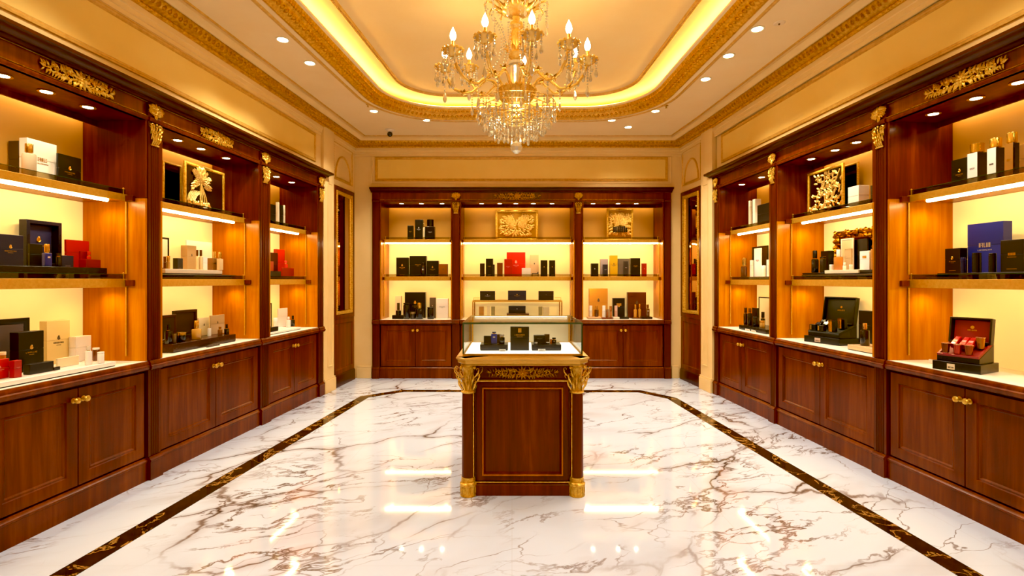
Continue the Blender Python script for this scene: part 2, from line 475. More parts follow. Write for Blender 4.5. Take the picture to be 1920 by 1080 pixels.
o = MB().sweep(TRAY, [(.180, 3.3535), (.180, 3.364), (.205, 3.364), (.205, 3.3535)], closed=True).build('cove_light', COVE)
tag(o, 'glowing warm light strip hidden in the cove around the tray ceiling', 'light strip')

# ---- crown moulding round the room
A0, A1 = LW.pt(-1.8, .03), LW.pt(7.0, .03); A1.y = 7.0; A1.x = LW.pt(6.98, .03).x
B1, B0, B00 = NRW.pt(0, .03), NRW.pt(.93, .03), RW.pt(1.8, .03)
CP = [A0.xy, Vector((A1.x, 7.0)), Vector((B1.x, 7.0)), B0.xy, B00.xy]
mb = MB().sweep(CP, [(0, 3.03), (.008, 3.032), (.010, 3.06), (.018, 3.064), (.020, 3.095), (.028, 3.10), (.03, 3.135), (.03, 3.2), (0, 3.26)])
mb.sweep(CP, [(.15, 3.251), (.13, 3.215), (.15, 3.208), (.17, 3.222), (.205, 3.232), (.21, 3.251)])
struct('trim_5', mb, CREAM)
mb = MB().sweep(CP, [(.028, 3.137), (.045, 3.138), (.056, 3.15), (.05, 3.163), (.062, 3.17), (.085, 3.178), (.112, 3.205), (.118, 3.222), (.135, 3.225), (.14, 3.252), (.02, 3.255)])
def inset_path(path, ins):
    out, n = [], len(path)
    for i in range(n):
        a, b = path[max(i-1, 0)], path[min(i+1, n-1)]
        f = lambda d: Vector((d.normalized().y, -d.normalized().x))
        if i in (0, n-1): m = f(b-a)
        else:
            m = (f(path[i]-a)+f(b-path[i])).normalized(); m = m/max(.3, m.dot(f(path[i]-a)))
        out.append(path[i]+m*ins)
    return out
beads(mb, inset_path(CP, .050), 0, 3.150, .034, .013, .010, .011, closed=False)
beads(mb, inset_path(CP, .098), 0, 3.190, .050, .017, .016, .016, closed=False)
beads(mb, inset_path(CP, .100), 0, 3.190, .050, .006, .020, .022, closed=False)
struct('trim_6', mb, GILTP)
mb = MB().sweep(inset_path(CP, .218), [(0, 3.251), (.003, 3.242), (.016, 3.240), (.022, 3.251)])
struct('trim_7', mb, GILTL)

# ---- panel mouldings on the upper walls
FRP = [(0, 0), (.002, -.012), (.012, -.016), (.020, -.009), (.03, -.012), (.036, -.003)]
def wall_panel(n, W, u0, u1, z0, z1, d=.03):
    mb = MB().loops(u0, u1, z0, z1, [(i, y) for i, y in FRP]+[(.036, 0)], cap=False)
    o = wstruct('trim_%d' % n, W, mb, GILTL); o.location = W.pt(0, d, 0)
    p = MB().box(u0+.03, u1-.03, -.004, -.0005, z0+.03, z1-.03)
    o2 = wstruct('trim_%d' % (n+1), W, p, OCHRE, smooth=False); o2.location = W.pt(0, d, 0)
wall_panel(8, LW, 1.6, 5.88, 2.69, 3.02)
wall_panel(10, RW, -5.93, -1.5, 2.69, 3.02)
wall_panel(12, BW, -1.87, 2.13, 2.69, 3.02)
# second, outer line on the back wall panel
mb = MB().loops(-1.92, 2.18, 2.655, 3.05, [(0, .03), (.003, .022), (.012, .022), (.015, .03)], cap=False)
wstruct('trim_14', BW, mb, CREAM)

# ---- cream pilasters, their bases and the arched niche panels
def cream_side(W, ua, ub, un0, un1, n, left):
    w = ub-ua
    mb = MB().prism([(ua, .03), (ua, -.005), (ua+.03, -.018), (ub-.03, -.018), (ub, -.005), (ub, .03)], .17, 3.14)
    mb.loops(ua+.07, ub-.07, .3, 2.5, [(0, -.018), (.003, -.026), (.012, -.024), (.015, -.018)], cap=False)
    wstruct('trim_%d' % n, W, mb, CREAM)
    bb = MB().prism([(ua-.003, .03), (ua-.003, -.03), (ub+.008, -.03), (ub+.008, .03)], 0, .15)
    bb.prism([(ua-.002, .03), (ua-.002, -.022), (ub+.004, -.022), (ub+.004, .03)], .15, .172)
    wstruct('baseboard_'+('left' if left else 'right'), W, bb, CREAM, bevel=.004)
    x0, x1, z0, z1 = un0+.01, un1-.03, 2.60, 3.07
    a = MB().loops(x0, x1, z0, z1, [(0, .03), (.003, .020), (.014, .018), (.020, .03)], cap=False)
    xm, hw = (x0+x1)/2, (x1-x0)/2-.07
    pts = [(xm+hw*cos(pi*k/18), .024, z0+.03+.29*sin(pi*k/18)) for k in range(19)]
    a.tube(pts, .012, 6); a.tube([(xm-hw, .024, z0+.03), (xm+hw, .024, z0+.03)], .008, 6)
    wstruct('trim_%d' % (n+1), W, a, GILTL)
    g = MB(); rnd = random.Random(n); us = un0-.005 if left else un1+.005
    for k in range(17):
        z = 2.60+k*.029
        g.ball((us+rnd.uniform(-.006, .006), .02, z), .012, .012, .015, 6, 4)
        for sgn in (-1, 1): g.leaf((us, .018, z), (sgn*.8, 0, .6), .028, .016)
    wstruct('trim_%d' % (n+2), W, g, GILTP)
cream_side(LW, 6.02, 6.30, 6.33, 6.97, 15, True)
cream_side(NRW, .64, .93, .02, .61, 18, False)
bb = MB().box(-2.115, -1.915, 6.972, 6.999, 0, .15).box(-2.115, -1.915, 6.98, 6.999, .15, .17)
struct('baseboard_back', bb, CREAM, bevel=.004)
bb = MB().box(2.18, 2.275, 6.972, 6.999, 0, .15).box(2.18, 2.275, 6.98, 6.999, .15, .17)
struct('baseboard_back', bb, CREAM, bevel=.004)

# ================================================================== ornaments
def acanthus(w, h, seed, y=0.0):
    """a carved gilt spray: centre rosette, scrolls and leaves; centred on x=0, z=0"""
    rnd = random.Random(seed); m = MB()
    for k in range(11):
        a = 2*pi*k/11; m.leaf((0, y-.004, 0), (cos(a), 0, sin(a)), h*.52, h*.16, curl=.5)
    for k in range(7):
        a = 2*pi*k/7+.2; m.leaf((0, y-.009, 0), (cos(a), 0, sin(a)), h*.3, h*.14, curl=.8)
    m.ball((0, y-.014, 0), h*.09)
    for s in (-1, 1):
        for j, (x0, r0, dr) in enumerate(((.13*w, .30*h, 1), (.24*w, .27*h, -1), (.34*w, .20*h, 1))):
            pts = []
            for k in range(17):
                q = k/16; a = dr*(pi*.9-q*pi*2.2); r = r0*(1-.66*q)
                pts.append((s*(x0+r*1.15*cos(a)), y-.008, r*sin(a)))
            m.tube(pts, h*.042, 6, h*.022); m.ball(pts[-1], h*.065)
            for k in range(2, 14, 2):
                p = pts[k]; a = rnd.uniform(0, 2*pi)
                m.leaf((p[0], y-.006, p[2]), (cos(a), 0, sin(a)), h*.24, h*.10, curl=.6)
        nl = 22
        for k in range(nl):
            q = (k+.5)/nl; x = s*w*(.06+.42*q); up = 1 if k % 2 else -1; sc_ = 1-.5*q
            m.leaf((x, y-.004, up*h*.06), (s*rnd.uniform(.2, .8), 0, up*rnd.uniform(.8, 1.2)), h*.46*sc_, h*.15*sc_, curl=.5)
            if k % 3 == 0: m.ball((x, y-.012, up*h*.22*sc_), h*.05, seg=6, rings=4)
        m.leaf((s*w*.43, y-.004, 0), (s, 0, .25), w*.08, h*.16)
    return m
def capital(w, h, y, seed=1):
    """gilt leaf capital in relief on a pilaster face, flaring upward; base at z=0"""
    rnd = random.Random(seed); m = MB()
    m.tube([(-w*.30, y-.004, .003), (w*.30, y-.004, .003)], h*.035, 6)
    for row, (z, L, n, sp, fl) in enumerate(((.02, .40, 4, .52, .5), (.26, .38, 5, .62, .8), (.50, .36, 5, .72, 1.1))):
        for k in range(n):
            x = (k-(n-1)/2)*w*sp/n; q = rnd.uniform(.85, 1.1)
            m.leaf((x, y+.001, z*h), (x*fl*1.6/w, -.10, 1), L*h*q, w*.13, curl=.75)
            m.ball((x*(1.15+.2*fl), y-.013-.003*row, (z+L*.9)*h), w*.038, seg=6, rings=4)
    for s in (-1, 1):
        pts = [(s*(w*.26+.17*w*(1-q/12)*cos(q*.55)), y-.014, h*.84+.11*h*(1-q/14)*sin(q*.55)) for q in range(12)]
        m.tube(pts, w*.038, 6, w*.02)
        m.leaf((s*w*.2, y-.003, h*.55), (s*.55, 0, 1), h*.4, w*.12, curl=.5)
    m.ball((0, y-.016, h*.92), w*.07)
    return m

def door_mesh(x0, x1, z0, z1, y):
    return MB().loops(x0, x1, z0, z1, [(0, y+.02), (0, y), (.002, y-.002), (.066, y-.002), (.070, y+.005), (.080, y+.003), (.088, y+.010), (.098, y+.010)])
def knob(parent, x, y, z):
    m = MB().lathe([(.0, 0), (.016, 0), (.016, .003), (.007, .006), (.006, .016), (.015, .021), (.018, .028), (.014, .035), (.0, .038)], 14)
    for q in range(6):
        a = q*pi/3; m.ball((.013*cos(a), .013*sin(a), .030), .005, seg=6, rings=4)
    m.xf(Matrix.Translation((x, y, z)) @ Matrix.Rotation(pi/2, 4, 'X'))
    o = m.build('knob', GOLD, parent); o['label'] = 'small polished gold knob'
    return o

OPEN_T, CT, MIDZ = 2.405, .80, 1.345
TOPZ = 1.905
def display_cabinet(W, ua, ub, gap, label, group, lights, orn=0, mid=MIDZ, top=TOPZ, far_right=True, led_gap=(.05, .12)):
    """one bay: cupboard with two doors, counter, lit niche with two shelves"""
    um = (ua+ub)/2; w = ub-ua-.006; h = w/2; D = .46
    r = empty('display_cabinet', W.pt(um, 0, 0), W.ang)
    tag(r, label, 'cabinet', group)
    MB().prism([(.0, 0), (.0, .12), (-.004, .124), (-.004, .134), (.006, .142), (.012, .152), (.47, .152), (.47, 0)], -h, h, 'x').build('plinth', WOOD, r)
    MB().box(-h, h, .032, D, .154, .735).build('carcass', WOODD, r, smooth=False)
    g = gap-um
    for (x0, x1, kx) in ((-h+.012, g-.0025, g-.03), (g+.0025, h-.012, g+.03)):
        d = door_mesh(x0, x1, .162, .722, .012).build('door', WOOD, r)
        knob(d, kx, .010, .655)
    MB().prism([(-.002, .737), (-.016, .742), (-.022, .756), (-.022, .766), (-.014, .772), (-.014, .785), (-.006, .797), (.05, .797), (.05, .737)], -h, h, 'x').build('counter_edge', WOOD, r)
    c = MB().box(-h, h, .0, D, .7975, CT).build('counter_top', WHITE_STONE, r, smooth=False); c['label'] = 'pale white stone counter'
    MB().box(-h, h, .052, D, .737, .797).build('counter_base', WOODD, r, smooth=False)
    for s in (-1, 1):
        MB().box(s*h, s*(h-.016), 0, D, CT+.001, top-.021).build('side_panel', WOODS, r, smooth=False)  # paler wood tone paints the niche glow onto the lower panel
        MB().box(s*h, s*(h-.016), 0, D, top-.02, OPEN_T-.001).build('side_panel', WOOD, r, smooth=False)  # same panel; darker wood paints in the dim upper niche
        for zz in (top, mid):
            L = bpy.data.lights.new('shelf_glow', 'SPOT'); L.energy = 3.2; L.color = (1, .72, .26); L.spot_size = radians(150); L.spot_blend = 1; L.shadow_soft_size = .03
            lo = bpy.data.objects.new('shelf_glow', L); COL.objects.link(lo); lo.location = W.pt(um+s*(h-.11), .23, zz-.056)
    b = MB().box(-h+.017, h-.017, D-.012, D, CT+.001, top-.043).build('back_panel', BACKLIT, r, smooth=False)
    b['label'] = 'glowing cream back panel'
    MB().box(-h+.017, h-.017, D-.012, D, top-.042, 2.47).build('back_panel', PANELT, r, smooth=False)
    # soffit with a light slot at the back
    MB().box(-h, h, .004, D-.11, OPEN_T, OPEN_T+.02).box(-h, h, D-.118, D-.105, OPEN_T-.035, OPEN_T+.06).box(-h, h, D-.10, D, 2.475, 2.485).build('soffit', WOOD, r, smooth=False)
    cv = MB().box(-h+.02, h-.02, D-.095, D-.075, OPEN_T+.03, OPEN_T+.045).build('cove_light', COVEB, r, smooth=False); cv['label'] = 'hidden warm light strip over the back panel'
    for x in lights:
        x -= um
        dl = MB().lathe([(.026, 0), (.040, 0), (.042, -.004), (.036, -.006), (.028, -.003)], 20, (x, .15, OPEN_T)).build('downlight', BRASS, r)
        MB().lathe([(0, -.0042), (.0275, -.0042), (.0275, -.001), (0, -.001)], 20, (x, .15, OPEN_T)).build('lens', LENS, dl)
        L = bpy.data.lights.new('down_spot', 'SPOT'); L.energy = 6; L.color = (1, .84, .55); L.spot_size = radians(125); L.spot_blend = .7; L.shadow_soft_size = .03
        lo = bpy.data.objects.new('down_spot', L); COL.objects.link(lo); p = W.pt(x+um, .15, OPEN_T-.012); lo.location = p
    # frieze
    fr = MB().prism([(.03, OPEN_T), (-.004, OPEN_T), (-.010, OPEN_T+.01), (-.010, OPEN_T+.022), (-.002, OPEN_T+.03), (.006, OPEN_T+.034), (.006, 2.53), (.03, 2.53)], -h, h, 'x').build('frieze', WOOD, r)
    MB().tube([(-h, -.011, OPEN_T+.028), (h, -.011, OPEN_T+.028)], .003, 6).build('gilt_line', GOLDD, fr)
    if orn:
        acanthus(orn, .118, 5, .004).xf(Matrix.Translation((0, 0, 2.482))).build('carved_spray', GOLD, fr)['label'] = 'carved gilt leaf spray'
    # shelves
    for z, hot in ((top, True), (mid, False)):
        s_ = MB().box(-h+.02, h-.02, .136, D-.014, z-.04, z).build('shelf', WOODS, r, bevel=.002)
        MB().box(-h+.018, h-.018, .124, .135, z-(.044 if hot else .053), z+.003).build('brass_edge', BRASS, s_, bevel=.002)
        MB().box(-h+.03, h-.03, .128, .132, z+.0035, z+.032).build('glass_lip', LIPGLASS, s_, smooth=False)
        MB().box(-h+.03, h-.03, .1275, .1325, z+.0322, z+.0345).build('glass_lip_edge', EDGE_GLASS, s_, smooth=False)
        x0, x1 = (-h+led_gap[0], h-led_gap[1])
        MB().tube([(x0, .175, z-(.047 if hot else .044)), (x1, .175, z-(.047 if hot else .044))], .011 if hot else .006, 10).build('led_strip', LED if hot else LEDM, s_)['label'] = 'glowing white light strip'
        for sg in (-1, 1):
            MB().box(sg*(h-.017), sg*(h-.04), .07, .123, z-.045, z-.005).build('shelf_bracket', WOOD, s_, bevel=.002)
            MB().lathe([(0, -.012), (.007, -.012), (.009, -.004), (.004, 0), (.004, .035), (.007, .04), (0, .046)], 10, (sg*(h-.045), .130, z)).build('shelf_pin', BRASS, s_)
    for sg in (-1, 1):
        MB().tube([(sg*(h-.024), .13, CT+.034), (sg*(h-.024), .13, mid-.054)], .0055, 8).tube([(sg*(h-.024), .13, mid+.036), (sg*(h-.024), .13, top-.046)], .0055, 8).build('brass_post', BRASS, r)
    return r

def fluted_pilaster(W, ua, ub, label, group, cap=True, flutes=4):
    um = (ua+ub)/2; w = ub-ua; h = w/2
    r = empty('fluted_pilaster', W.pt(um, 0, 0), W.ang); tag(r, label, 'pilaster', group)
    def shaft(z0, z1, y):
        poly = [(-h+.002, .4), (-h+.002, y), (-h+.012, y)]
        if flutes:
            fw = (w-.036)/flutes
            for k in range(flutes):
                x0 = -h+.018+k*fw
                for q in range(7):
                    a = pi*q/6; poly.append((x0+fw*.5-fw*.40*cos(a), y+fw*.34*sin(a)))
        poly += [(h-.012, y), (h-.002, y), (h-.002, .4)]
        return MB().prism(poly, z0, z1)
    MB().prism([(.4, 0), (-.022, 0), (-.022, .122), (-.026, .126), (-.026, .136), (-.016, .144), (-.010, .154), (.4, .154)], -h+.001, h-.001, 'x').build('base', WOOD, r)
    shaft(.156, .735, -.004).build('lower_shaft', WOODR, r)
    MB().prism([(.4, .737), (-.012, .737), (-.026, .742), (-.032, .756), (-.032, .766), (-.024, .772), (-.024, .785), (-.014, .799), (.4, .799)], -h+.001, h-.001, 'x').build('band', WOOD, r)
    shaft(.801, OPEN_T-.001, -.004).build('shaft', WOODR, r)
    MB().prism([(.4, OPEN_T), (-.014, OPEN_T), (-.020, OPEN_T+.01), (-.020, OPEN_T+.022), (-.012, OPEN_T+.03), (-.006, OPEN_T+.034), (-.006, 2.53), (.4, 2.53)], -h+.001, h-.001, 'x').build('frieze_block', WOOD, r)
    if cap:
        cw = min(w*.98, .13)
        capital(cw, .155, -.004, 3).xf(Matrix.Translation((0, 0, OPEN_T-.157))).build('capital', GOLD, r)['label'] = 'gilt leaf capital'
        m = acanthus(cw*1.0, .09, 9, -.008); m.leaf((0, -.01, -.02), (0, 0, -1), .05, .03)
        m.xf(Matrix.Translation((0, 0, 2.487))).build('carved_spray', GOLD, r)['label'] = 'carved gilt leaf spray'
    return r
def cornice(W, path, label, k=1.0):
    """dark stepped cornice; path in wall coordinates"""
    m = MB().sweep([Vector(p) for p in path], [(i*k, z) for i, z in ((0, 2.532), (.022, 2.532), (.026, 2.546), (.044, 2.549), (.050, 2.560), (.072, 2.574), (.084, 2.577), (.090, 2.584), (.090, 2.602), (0, 2.602))], side=1)
    o = m.build('cornice', WOODD); o.location = W.pt(0, 0, 0); o.rotation_euler = (0, 0, W.ang)
    return tag(o, label, 'cornice')

GC = 'built-in mahogany display cabinets'
GP = 'fluted mahogany pilasters between the cabinets'
def uL(y): return y*1.00378
def uR(y): return -y*1.00164
def lts(W, *px): return [W.hit(p, .15)[0] for p in px]
# left wall
L1 = display_cabinet(LW, uL(2.45), uL(3.42), uL(2.935), 'mahogany display cabinet holding the navy open case and crimson cubes, front of left wall', GC, lts(LW, 5, 87, 165)+[uL(2.56)], orn=.46)
L2 = display_cabinet(LW, uL(3.53), uL(4.715), uL(4.12), 'mahogany display cabinet with gilt flower relief on top shelf, middle of left wall', GC, lts(LW, 333, 377, 424), orn=.40)
L3 = display_cabinet(LW, uL(4.87), uL(5.862), uL(5.355), 'mahogany display cabinet with red boxes mid shelf, beside left mirror niche', GC, lts(LW, 518, 547)+[uL(5.05)])
for a, b, t in ((2.33, 2.45, 'fluted mahogany pilaster at the near end of the left wall'), (3.42, 3.53, 'fluted mahogany pilaster between navy case cabinet and flower relief cabinet, left wall'),
                (4.715, 4.87, 'fluted mahogany pilaster between flower relief cabinet and red box cabinet, left wall'), (5.862, 5.99, 'slim mahogany pilaster ending the left wall beside the cream pilaster')):
    fluted_pilaster(LW, uL(a), uL(b), t, GP)
cornice(LW, [(uL(2.25), 0), (uL(5.995), 0), (uL(5.995), .03)], 'dark mahogany cornice running over the left wall cabinets')
# right wall
R1 = display_cabinet(RW, uR(3.463), uR(2.37), uR(2.915), 'mahogany display cabinet with tall blue box mid shelf, front of right wall', GC, lts(RW, 1910, 1830, 1750)+[uR(2.47)], orn=.50, mid=1.341, led_gap=(.12, .05))
R2 = display_cabinet(RW, uR(4.77), uR(3.576), uR(4.168), 'mahogany display cabinet with gilt branch relief on top shelf, middle of right wall', GC, lts(RW, 1606, 1566, 1521), mid=1.341, led_gap=(.12, .05))
R3 = display_cabinet(RW, uR(5.94), uR(4.87), uR(5.425), 'mahogany display cabinet with white books on top, beside right mirror niche', GC, lts(RW, 1428, 1391)+[uR(5.1)], mid=1.341, led_gap=(.12, .05))
for a, b, t in ((2.37, 2.25, 'fluted mahogany pilaster at the near end of the right wall'), (3.576, 3.463, 'fluted mahogany pilaster between blue box cabinet and branch relief cabinet, right wall'),
                (4.87, 4.77, 'fluted mahogany pilaster between branch relief cabinet and white book cabinet, right wall'), (6.045, 5.94, 'slim mahogany pilaster ending the right wall beside the cream pilaster')):
    fluted_pilaster(RW, uR(a), uR(b), t, GP)
cornice(RW, [(uR(6.05), .03), (uR(6.05), 0), (uR(2.17), 0)], 'dark mahogany cornice running over the right wall cabinets')
# back wall
def bx(px, d=.0): return BW.hit(px, d)[0]
B1_ = display_cabinet(BW, bx(712), bx(848), bx(778.5), 'mahogany display cabinet of black boxes with bare top back, on back wall beside left corner', GC, [bx(p, .15) for p in (753, 790, 829)], mid=1.385, top=1.90, led_gap=(.03, .03))
B2_ = display_cabinet(BW, bx(862), bx(1078), bx(970), 'widest mahogany display cabinet with large gilt picture, behind the glass case on back wall', GC, [bx(p, .15) for p in (903, 937, 967, 1000, 1035)], orn=.64, mid=1.385, top=1.90, led_gap=(.03, .03))
B3_ = display_cabinet(BW, bx(1091), bx(1245), bx(1168.5), 'mahogany display cabinet with small upright gilt picture, on back wall beside right corner', GC, [bx(p, .15) for p in (1112, 1159, 1193)], mid=1.385, top=1.90, led_gap=(.03, .03))
for a, b, t, c in ((698, 712, 'plain mahogany stile at the left end of the back wall cabinets', False), (848, 862, 'mahogany pilaster left of the widest back wall cabinet', True),
                (1078, 1091, 'mahogany pilaster right of the widest back wall cabinet', True), (1245, 1258, 'plain mahogany stile at the right end of the back wall cabinets', False)):
    fluted_pilaster(BW, bx(a), bx(b), t, 'pilasters of the back wall', cap=c, flutes=0)
cornice(BW, [(bx(696.5), .03), (bx(696.5), 0), (bx(1259.5), 0), (bx(1259.5), .03)], 'dark mahogany cornice over the back wall cabinets', .28)

# ---- mirrored niche panels beside the back corners
def mirror_panel(W, ua, ub, label):
    um = (ua+ub)/2; h = (ub-ua)/2
    r = empty('mirror_panel', W.pt(um, .028, 0), W.ang); tag(r, label, 'mirror', 'tall gilt-framed niche mirrors')
    MB().prism([(0, 0), (-.034, 0), (-.034, .13), (-.026, .145), (-.02, .15), (0, .15)], -h, h, 'x').build('plinth', WOODD, r)
    MB().loops(-h, h, .152, .845, [(0, 0), (0, -.02), (.055, -.02), (.062, -.012), (.075, -.010), (.085, -.010)]).build('lower_panel', WOOD, r)
    MB().loops(-h, h, .847, 2.52, [(0, 0), (0, -.022), (.004, -.026), (.05, -.026), (.056, -.018), (.056, 0)], cap=False).build('outer_frame', WOOD, r)
    g = MB().loops(-h+.057, h-.057, .904, 2.463, [(0, 0), (0, -.024), (.012, -.032), (.03, -.028), (.046, -.012), (.05, 0)], cap=False)
    for k in range(60):
        z = .92+k*.026
        for sx in (-1, 1): g.ball((sx*(h-.082), -.03, z), .009, .006, .011, 6, 4)
    g.build('gilt_frame', GOLD, r)
    hh = h-.108
    MB().prism([(-hh, 0), (-hh, -.006), (-hh*.72, -.022), (-hh*.05, -.028), (hh*.05, -.022), (hh*.70, -.014), (hh, -.006), (hh, 0)], .955, 2.412).build('mirror_glass', MIRROR, r, smooth=False)['label'] = 'bevelled bronze-tinted mirror glass'
    return r
mirror_panel(LW, 6.33, 6.955, 'tall gilt-framed mirror over mahogany panel, between left cabinets and back wall')
mirror_panel(NRW, .03, .62, 'tall gilt-framed mirror over mahogany panel, between right cabinets and back wall')
# ================================================================== centre showcase
CXC = .066
SLABG = plaster('gilded_slab', '#cf9434', '#e0ac4c', .3, 12)
SLABG.node_tree.nodes['Principled BSDF'].inputs['Metallic'].default_value = .4
def showcase():
    r = empty('display_pedestal', (CXC, 3.55, 0), 0)
    tag(r, 'freestanding mahogany pedestal with gilt columns and leaf capitals in the middle of the marble floor', 'pedestal')
    fy, by = -.36, .38              # front and back of the body (local y)
    hw = .345
    MB().box(-.30, .30, fy+.012, by, .078, .815).build('body', WOODD, r, smooth=False)
    # base
    MB().prism([(fy-.012, 0), (fy-.012, .058), (fy-.002, .072), (fy+.006, .078), (by+.01, .078), (by+.01, 0)], -.30, .30, 'x').build('base', WOOD, r)
    MB().box(-.30, .30, fy-.008, fy+.0, .0785, .085).build('gilt_line', GOLD, r, bevel=.002)
    MB().loops(-.285, .285, .09, .705, [(0, fy+.02), (0, fy), (.003, fy-.002), (.030, fy-.002), (.034, fy-.010), (.042, fy-.012), (.050, fy-.002), (.054, fy+.006)], cap=True).build('front_panel', WOOD, r)
    g = MB().loops(-.252, .252, .123, .672, [(0, fy-.012), (.003, fy-.016), (.009, fy-.013), (.012, fy-.004)], cap=False)
    g.build('panel_moulding', WOODS, r)
    MB().loops(-.285, .285, .715, .812, [(0, fy+.02), (0, fy), (.010, fy-.002), (.014, fy+.003), (.018, fy+.003)]).build('frieze', WOOD, r)
    MB().tube([(-.285, fy-.004, .712), (.285, fy-.004, .712)], .0055, 8).build('gilt_line', GOLD, r)
    acanthus(.45, .085, 17, fy+.001).xf(Matrix.Translation((0, 0, .763))).build('carved_spray', GOLD, r)['label'] = 'carved gilt leaf scrollwork'
    for sx in (-1, 1):
        sp = MB().loops(-.35, .35, .09, .81, [(0, .02), (0, 0), (.05, 0), (.056, -.006), (.066, -.006), (.07, .004)])
        sp.xf(Matrix.Translation((sx*.302, .0, 0)) @ Matrix.Rotation(sx*pi/2, 4, 'Z')).build('side_board', WOOD, r)
    for sx in (-1, 1):
        for yy in (fy+.005, by-.03):
            cx_ = sx*.338
            c = MB().lathe([(.041, .118), (.0405, .3), (.040, .55), (.038, .642)], 24, (cx_, yy, 0)).build('column', WOODR, r)
            b = MB().lathe([(.050, 0), (.052, .004), (.050, .012), (.048, .018), (.0485, .062), (.053, .066), (.053, .078), (.046, .082), (.043, .090), (.046, .096), (.0425, .104), (.044, .117), (.03, .119)], 24, (cx_, yy, 0))
            for k in range(16):
                a = 2*pi*k/16; b.tube([(cx_+.049*cos(a), yy+.049*sin(a), .020), (cx_+.049*cos(a), yy+.049*sin(a), .060)], .003, 5)
            b.build('column_base', GOLD, c)['label'] = 'fluted gilt foot'
            m = MB().lathe([(.044, .640), (.047, .646), (.044, .653), (.036, .656), (.032, .70), (.034, .76), (.042, .797), (.050, .806), (.050, .815)], 20, (cx_, yy, 0))
            for row, (z, L, n, rr, fl) in enumerate(((.655, .070, 9, .036, .25), (.685, .080, 9, .034, .45), (.725, .075, 9, .036, .75))):
                for k in range(n):
                    a = 2*pi*(k+.5*row)/n; ca, sa = cos(a), sin(a)
                    m.leaf((cx_+rr*ca, yy+rr*sa, z), (ca*fl, sa*fl, 1), L, .015, nrm=(ca, sa, 0), curl=.45)
                    pts = [(cx_+(rr+L*fl*.8+.010*cos(q))*ca, yy+(rr+L*fl*.8+.010*cos(q))*sa, z+L*.85+.010*sin(q)) for q in (-1.2, -.2, .8, 1.8, 2.8, 3.6)]
                    m.tube(pts, .0032, 5, .002)
            for k in range(4):
                a = pi/4+k*pi/2; m.ball((cx_+.058*cos(a), yy+.058*sin(a), .800), .011)
            m.build('capital', GOLD, c)['label'] = 'gilt acanthus capital'
            MB().tube([(cx_-sx*.034, yy-.024, .122), (cx_-sx*.033, yy-.023, .638)], .004, 6).build('gilt_reed', GOLD, c)
    # slab with clipped corners
    def slab(hx, f, b, ch): return [(-hx+ch, f), (hx-ch, f), (hx, f+ch), (hx, b), (-hx, b), (-hx, f+ch)]
    m = MB()
    P = [Vector(p) for p in slab(.412, -.455, .43, .06)]
    m.sweep(P, [(.4, .816), (.035, .816), (.030, .824), (.012, .832), (.010, .850), (.002, .853), (0, .862), (.006, .866), (.4, .866)], closed=True, side=-1)
    m.prism([tuple(p) for p in slab(.30, -.34, .33, .0001)], .817, .8655)
    m.build('top_slab', SLABG, r)['label'] = 'gilded moulded top slab with clipped front corners'
    return r
showcase()
# glass case
GX, GY0, GY1, GZ0, GZ1 = .374, 3.195, 3.83, .8662, 1.075
def vitrine():
    r = empty('glass_showcase', (CXC, (GY0+GY1)/2, GZ0)); tag(r, 'clear glass display case with green edges standing on the gilt pedestal', 'glass case')
    hy = (GY1-GY0)/2; H = GZ1-GZ0; t = .004
    d = MB().box(-GX+.012, GX-.012, -hy+.012, hy-.012, .0, .009).build('display_deck', emit('#fff6ea', .8, 'deck_added_glow'), r, bevel=.001); d['label'] = 'white display deck with added glow'  # deck emission stands in for ceiling light falling on it
    fr = MB()
    for (x0, x1, y0, y1) in ((-GX, GX, -hy, -hy+.011), (-GX, GX, hy-.011, hy), (-GX, -GX+.011, -hy+.0115, hy-.0115), (GX-.011, GX, -hy+.0115, hy-.0115)): fr.box(x0, x1, y0, y1, 0, .012)
    fr.build('brass_base_frame', BRASS, r, smooth=False)
    # top frame at the rear and corner posts
    for sx in (-1, 1):
        MB().box(sx*(GX-.010), sx*(GX-.020), hy-.020, hy-.010, .0125, H-.008).build('brass_post', BRASS, r, smooth=False)
    z0, z1 = .0122, H-.0062
    MB().box(-GX+.006, GX-.006, -hy+.003, -hy+.003+t, z0, z1).build('front_pane', GLASS, r, smooth=False)
    MB().box(-GX+.006, GX-.006, hy-.003-t, hy-.003, z0, z1-.004).build('back_pane', REFLPANE, r, smooth=False)['label'] = 'rear pane with pale reflection painted in'
    for sx in (-1, 1): MB().box(sx*(GX-.001), sx*(GX-.005), -hy+.003, hy-.003, z0, z1).build('side_pane', GLASS, r, smooth=False)
    MB().box(-GX+.002, GX-.002, -hy+.002, hy-.002, H-.006, H).build('top_pane', GLASS, r, smooth=False)
    e = MB()
    e.box(-GX-.001, GX+.001, -hy-.0005, -hy+.0018, H-.0105, H+.0005)
    for sx in (-1, 1):
        e.box(sx*(GX-.0085), sx*(GX+.0005), -hy+.0002, -hy+.0028, 0.0125, H-.011)
    e.build('glass_edge', EDGE_GLASS, r, smooth=False)['label'] = 'dark green polished glass edge'
    e = MB()
    for sx in (-1, 1): e.box(sx*(GX-.0018), sx*(GX+.001), -hy+.0022, hy, H-.006, H+.0003)
    e.box(-GX, GX, hy-.0016, hy+.0008, H-.006, H+.0004)
    e.build('glass_edge', pm('#c9ad62', .15, .3), r, smooth=False)
    MB().box(-GX+.03, GX-.03, hy-.016, hy-.010, H-.0115, H-.0068).build('led_strip', emit('#fff4dc', 6, 'case_led'), r, smooth=False)['label'] = 'bright light strip under the rear glass edge'
    return r
vitrine()

